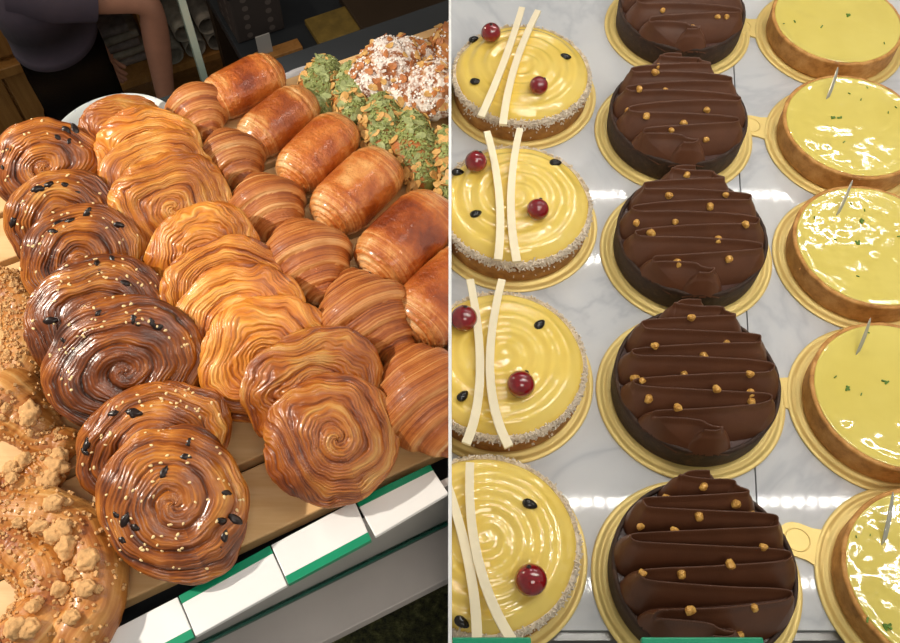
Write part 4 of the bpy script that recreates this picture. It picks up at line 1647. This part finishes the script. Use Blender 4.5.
pel = jv((0, 0, .84), (.08, .08))
wst = jv((0, 0, 1.0), (.082, .08), pel)
chs = jv((0, 0, 1.19), (.085, .08), wst)
nk = jv((.0, 0, 1.31), .048, chs)
nk2 = jv((.012, 0, 1.36), .047, nk)
hd = jv((.03, 0, 1.44), (.078, .070), nk2)
hd2 = jv((.022, 0, 1.51), (.070, .062), hd)
for sgn_ in (-1, 1):
    h = jv((0, .07 * sgn_, .80), .062, pel)
    kn = jv((.015, .075 * sgn_, .44), .045, h)
    an = jv((-.01, .075 * sgn_, .08), .036, kn)
    hl = jv((.02, .075 * sgn_, .035), .035, an)
    jv((.14, .08 * sgn_, .03), .03, hl)


def arm(sh, el, wr, curl):
    s0 = jv(sh, .048, chs)
    e0 = jv(el, .040, s0)
    f0 = jv(Vector(el).lerp(Vector(wr), .35), .041, e0)
    w0 = jv(wr, .026, f0)
    dr = (Vector(wr) - Vector(el)).normalized()
    sdv = dr.cross(Vector((0, 1, 0))).normalized()
    nv = sdv.cross(dr)
    pm = jv(Vector(wr) + dr * .045, (.030, .018), w0)
    tips = []
    for k, (o_, l_) in enumerate(((-.027, .060), (-.009, .072), (.009, .068), (.026, .054))):
        b = jv(Vector(wr) + dr * .085 + nv * o_, .0095, pm)
        m_ = jv(Vector(wr) + dr * (.085 + l_ * .55) + nv * o_ * 1.1 + sdv * curl * .010, .0085, b)
        jv(Vector(wr) + dr * (.085 + l_ * .95) + nv * o_ * 1.1 + sdv * curl * .030, .0075, m_)
    b = jv(Vector(wr) + dr * .035 - nv * .038 + sdv * .012 * curl, .0105, pm)
    jv(Vector(wr) + dr * .075 - nv * .050 + sdv * .022 * curl, .009, b)


arm((.03, -.13, 1.25), elb, wri, 1)
arm((-.02, .15, 1.25), (-.04, .21, 1.0), (.0, .22, .78), 1)
me = bpy.data.meshes.new('body')
me.from_pydata(sv, se, [])
body = link(bpy.data.objects.new('body', me), per)
me.materials.append(M_skin)
md = body.modifiers.new('skin', 'SKIN')
for k, r in enumerate(sr):
    me.skin_vertices[0].data[k].radius = r
me.skin_vertices[0].data[0].use_root = True
md.use_smooth_shade = True
body.modifiers.new('sub', 'SUBSURF').levels = 2
body.modifiers['sub'].render_levels = 2
fb = MB()
for sy in (-.027, .027):
    fb.tube([(.10, sy, 1.45), (.112, sy, 1.45)], [.012, .004], 10)
fb.build('eyes', M_raisin, body)
MB().tube([(.100, 0, 1.455), (.122, 0, 1.425), (.108, 0, 1.415)], [.006, .012, .008], 10).build('nose', M_skin, body, True)
MB().tube([(.106, -.02, 1.392), (.112, 0, 1.392), (.106, .02, 1.392)], [.003, .006, .003], 8).build('mouth', plain('lips', (150, 70, 64), .5), body, True)
hb = MB()
V = []
for i in range(14):
    t_ = PI * .56 * i / 13
    for j in range(28):
        a = 2 * PI * j / 28
        x, y_, z_ = math.sin(t_) * math.cos(a), math.sin(t_) * math.sin(a), math.cos(t_)
        lift = .04 * max(0, math.cos(a)) * (i / 13)
        V.append((.012 + .104 * x, .092 * y_, 1.475 + .105 * z_ + lift))
hb.add(V, gfaces(14, 28)).build('hair', M_hair, per, True)


def etube(mb, rows, n=40):
    V = []
    for (x, y, z, rx, ry, tz) in rows:
        for j in range(n):
            a = 2 * PI * j / n
            V.append((x + rx * math.cos(a), y + ry * math.sin(a), z + tz * math.cos(a)))
    mb.add(V, gfaces(len(rows), n))
    return mb


hem = (pp(66, 64, -.12) - O).z
sh_ = etube(MB(), [(0, 0, 1.30, .06, .065, .0), (0, 0, 1.285, .09, .13, 0), (0, 0, 1.22, .118, .165, 0), (0, 0, 1.10, .116, .150, 0), (0, 0, hem + .10, .112, .145, -.004),
                   (0, 0, hem + .02, .112, .15, -.012), (0, 0, hem, .114, .152, -.014), (0, 0, hem + .002, .109, .146, -.014)])
so = sh_.build('shirt', M_shirt, per, True)
e3 = Vector((.03, -.13, 1.25)).lerp(elb, .55)
MB().tube([(.0, -.10, 1.26), Vector((.03, -.13, 1.25)).lerp(elb, .25), e3], [.07, .066, .06], 20, False).build('sleeve', M_shirt, so, True)
MB().tube([(.0, .08, 1.27), (-.02, .15, 1.22), (-.04, .20, 1.03)], [.085, .08, .068], 20, False).build('sleeve', M_shirt, so, True)
tr = etube(MB(), [(0, 0, 1.02, .112, .135, 0), (0, 0, .92, .114, .14, 0), (0, 0, .80, .105, .145, 0), (0, 0, .74, .09, .13, 0)])
for sgn_ in (-1, 1):
    etube(tr, [(0, .07 * sgn_, .80, .09, .085, 0), (.006, .073 * sgn_, .62, .082, .078, 0), (.012, .075 * sgn_, .44, .07, .068, 0), (.0, .075 * sgn_, .2, .06, .06, 0), (-.008, .075 * sgn_, .07, .058, .058, 0)])
tr.build('trousers', M_trou, per, True)
for sgn_ in (-1, 1):
    etube(MB(), [(.05, .077 * sgn_, .001, .105, .042, 0), (.05, .077 * sgn_, .03, .112, .046, 0), (.03, .077 * sgn_, .06, .085, .042, .0), (.0, .077 * sgn_, .10, .05, .04, 0)]).build('shoe', M_shoe, per, True)

# ================================================================== divider between the two displays
dv = MB().box((0, .40, -.19), (2 * THK, .76, .46), None).build('divider_panel', M_divider)
tag(dv, 'thin white divider panel standing between the pastry boards and the marble shelf', 'divider')

# ================================================================== trim what runs past the divider
bpy.context.view_layer.update()
done = {}
for o in list(C.objects):
    if o.type != 'MESH' or o is dv or o.modifiers:
        continue
    root = o
    while root.parent:
        root = root.parent
    if root.name.split('.')[0] in ('person', 'floor', 'wall_back', 'floor_mat', 'side_table', 'serving_board', 'pine_cabinet', 'wooden_rack', 'dotted_box', 'price_card', 'yellow_packet'):
        continue
    mw = o.matrix_world
    co = [mw @ Vector(c) for c in o.bound_box]
    xs = [c.x for c in co]
    right = root.name.split('.')[0] in ('cake_board', 'chocolate_tart', 'mango_cake', 'lemon_tart', 'marble_shelf', 'price_label') or root is fg
    lim = THK + .0001 if right else -THK - .0001
    if (right and min(xs) >= lim) or (not right and max(xs) <= lim):
        continue
    if o.data.users > 1:
        o.data = o.data.copy()
    inv = mw.inverted()
    pc_ = inv @ Vector((lim, 0, 0))
    pn = (mw.to_3x3().transposed() @ Vector((1, 0, 0))).normalized()
    bm = bmesh.new()
    bm.from_mesh(o.data)
    r = bmesh.ops.bisect_plane(bm, geom=bm.verts[:] + bm.edges[:] + bm.faces[:], plane_co=pc_, plane_no=pn, clear_inner=right, clear_outer=not right, dist=1e-6)
    ed = [e for e in r['geom_cut'] if isinstance(e, bmesh.types.BMEdge) and e.is_valid and len(e.link_faces) < 2]
    if ed and len(o.data.polygons) < 60000:
        try:
            bmesh.ops.holes_fill(bm, edges=ed, sides=0)
        except Exception:
            pass
    n_left = len(bm.faces)
    bm.to_mesh(o.data)
    bm.free()
    if n_left == 0:
        for ch in list(o.children):
            bpy.data.objects.remove(ch)
        bpy.data.objects.remove(o)
# things with nothing left
for o in list(C.objects):
    if o.type == 'EMPTY' and not any(c.type == 'MESH' for c in o.children):
        bpy.data.objects.remove(o)

# ================================================================== light
def light(name, typ, loc, energy, col, target=None, **kw):
    d = bpy.data.lights.new(name, typ)
    d.energy = energy
    d.color = col
    for k, v in kw.items():
        setattr(d, k, v)
    o = bpy.data.objects.new(name, d)
    C.objects.link(o)
    o.location = loc
    if target is not None:
        o.rotation_euler = (Vector(target) - Vector(loc)).to_track_quat('-Z', 'Y').to_euler()
    return o


light('pastry_spot', 'SPOT', (-.93, .30, .66), 50, (1.0, .91, .78), (-.21, .34, -.14), spot_size=math.radians(30), spot_blend=.22, shadow_soft_size=.02)
light('added_soft_fill', 'AREA', (.25, -.7, 1.5), 6, (1.0, .93, .82), (.15, .35, 0), shape='RECTANGLE', size=.7, size_y=.5)  # unseen soft fill added to brighten the cakes, no fixture of the shop
light('back_room_fill', 'POINT', (-1.6, 1.5, .9), 32, (1.0, .82, .62), shadow_soft_size=.08)  # fill added to lift the person and cabinet, no known lamp there

# LED strips of the cake case
M_led = Mat('led')
em = M_led.n('Emission', None, Color=(1, .97, .9, 1), Strength=95.0)
M_led.nt.links.new(em.outputs[0], M_led.out.inputs[0])
M_alu = plain('led_profile', (190, 190, 190), .4, .6)
for (yy, zz, lb) in ((.228, .35, 'aluminium LED strip nearest the viewer above the cakes'), (.297, .35, 'aluminium LED strip second from the viewer above the cakes'), (.548, .35, 'aluminium LED strip second from the back above the cakes'), (.63, .35, 'aluminium LED strip farthest back above the cakes')):
    t = thing('led_strip', (.22, yy, zz), lb, 'LED strip', 'LED strips above the marble shelf')
    MB().box((0, 0, .004), (.42, .012, .006), None, .001).build('profile', M_alu, t)
    MB().box((.205, 0, (.004 - zz) / 2), (.008, .012, zz + .004)).build('bracket', M_alu, t)
    mb = MB()
    for k in range(40):
        mb.lathe([(.0031, 0), (.0031, -.0005), (0, -.0009)], 10, (-.21 + k * .0105, 0, .001))
    tag(mb.build('led_dots', M_led.m, t), None, kind='stuff')

w = bpy.data.worlds.new('world')
bpy.context.scene.world = w
w.use_nodes = True
bg = w.node_tree.nodes['Background']
bg.inputs[0].default_value = (1.0, .95, .88, 1)
bg.inputs[1].default_value = .31

vs = bpy.context.scene.view_settings
vs.view_transform = 'Standard'
vs.look = 'None'
vs.exposure = 0
vs.gamma = 1
vs.use_curve_mapping = False
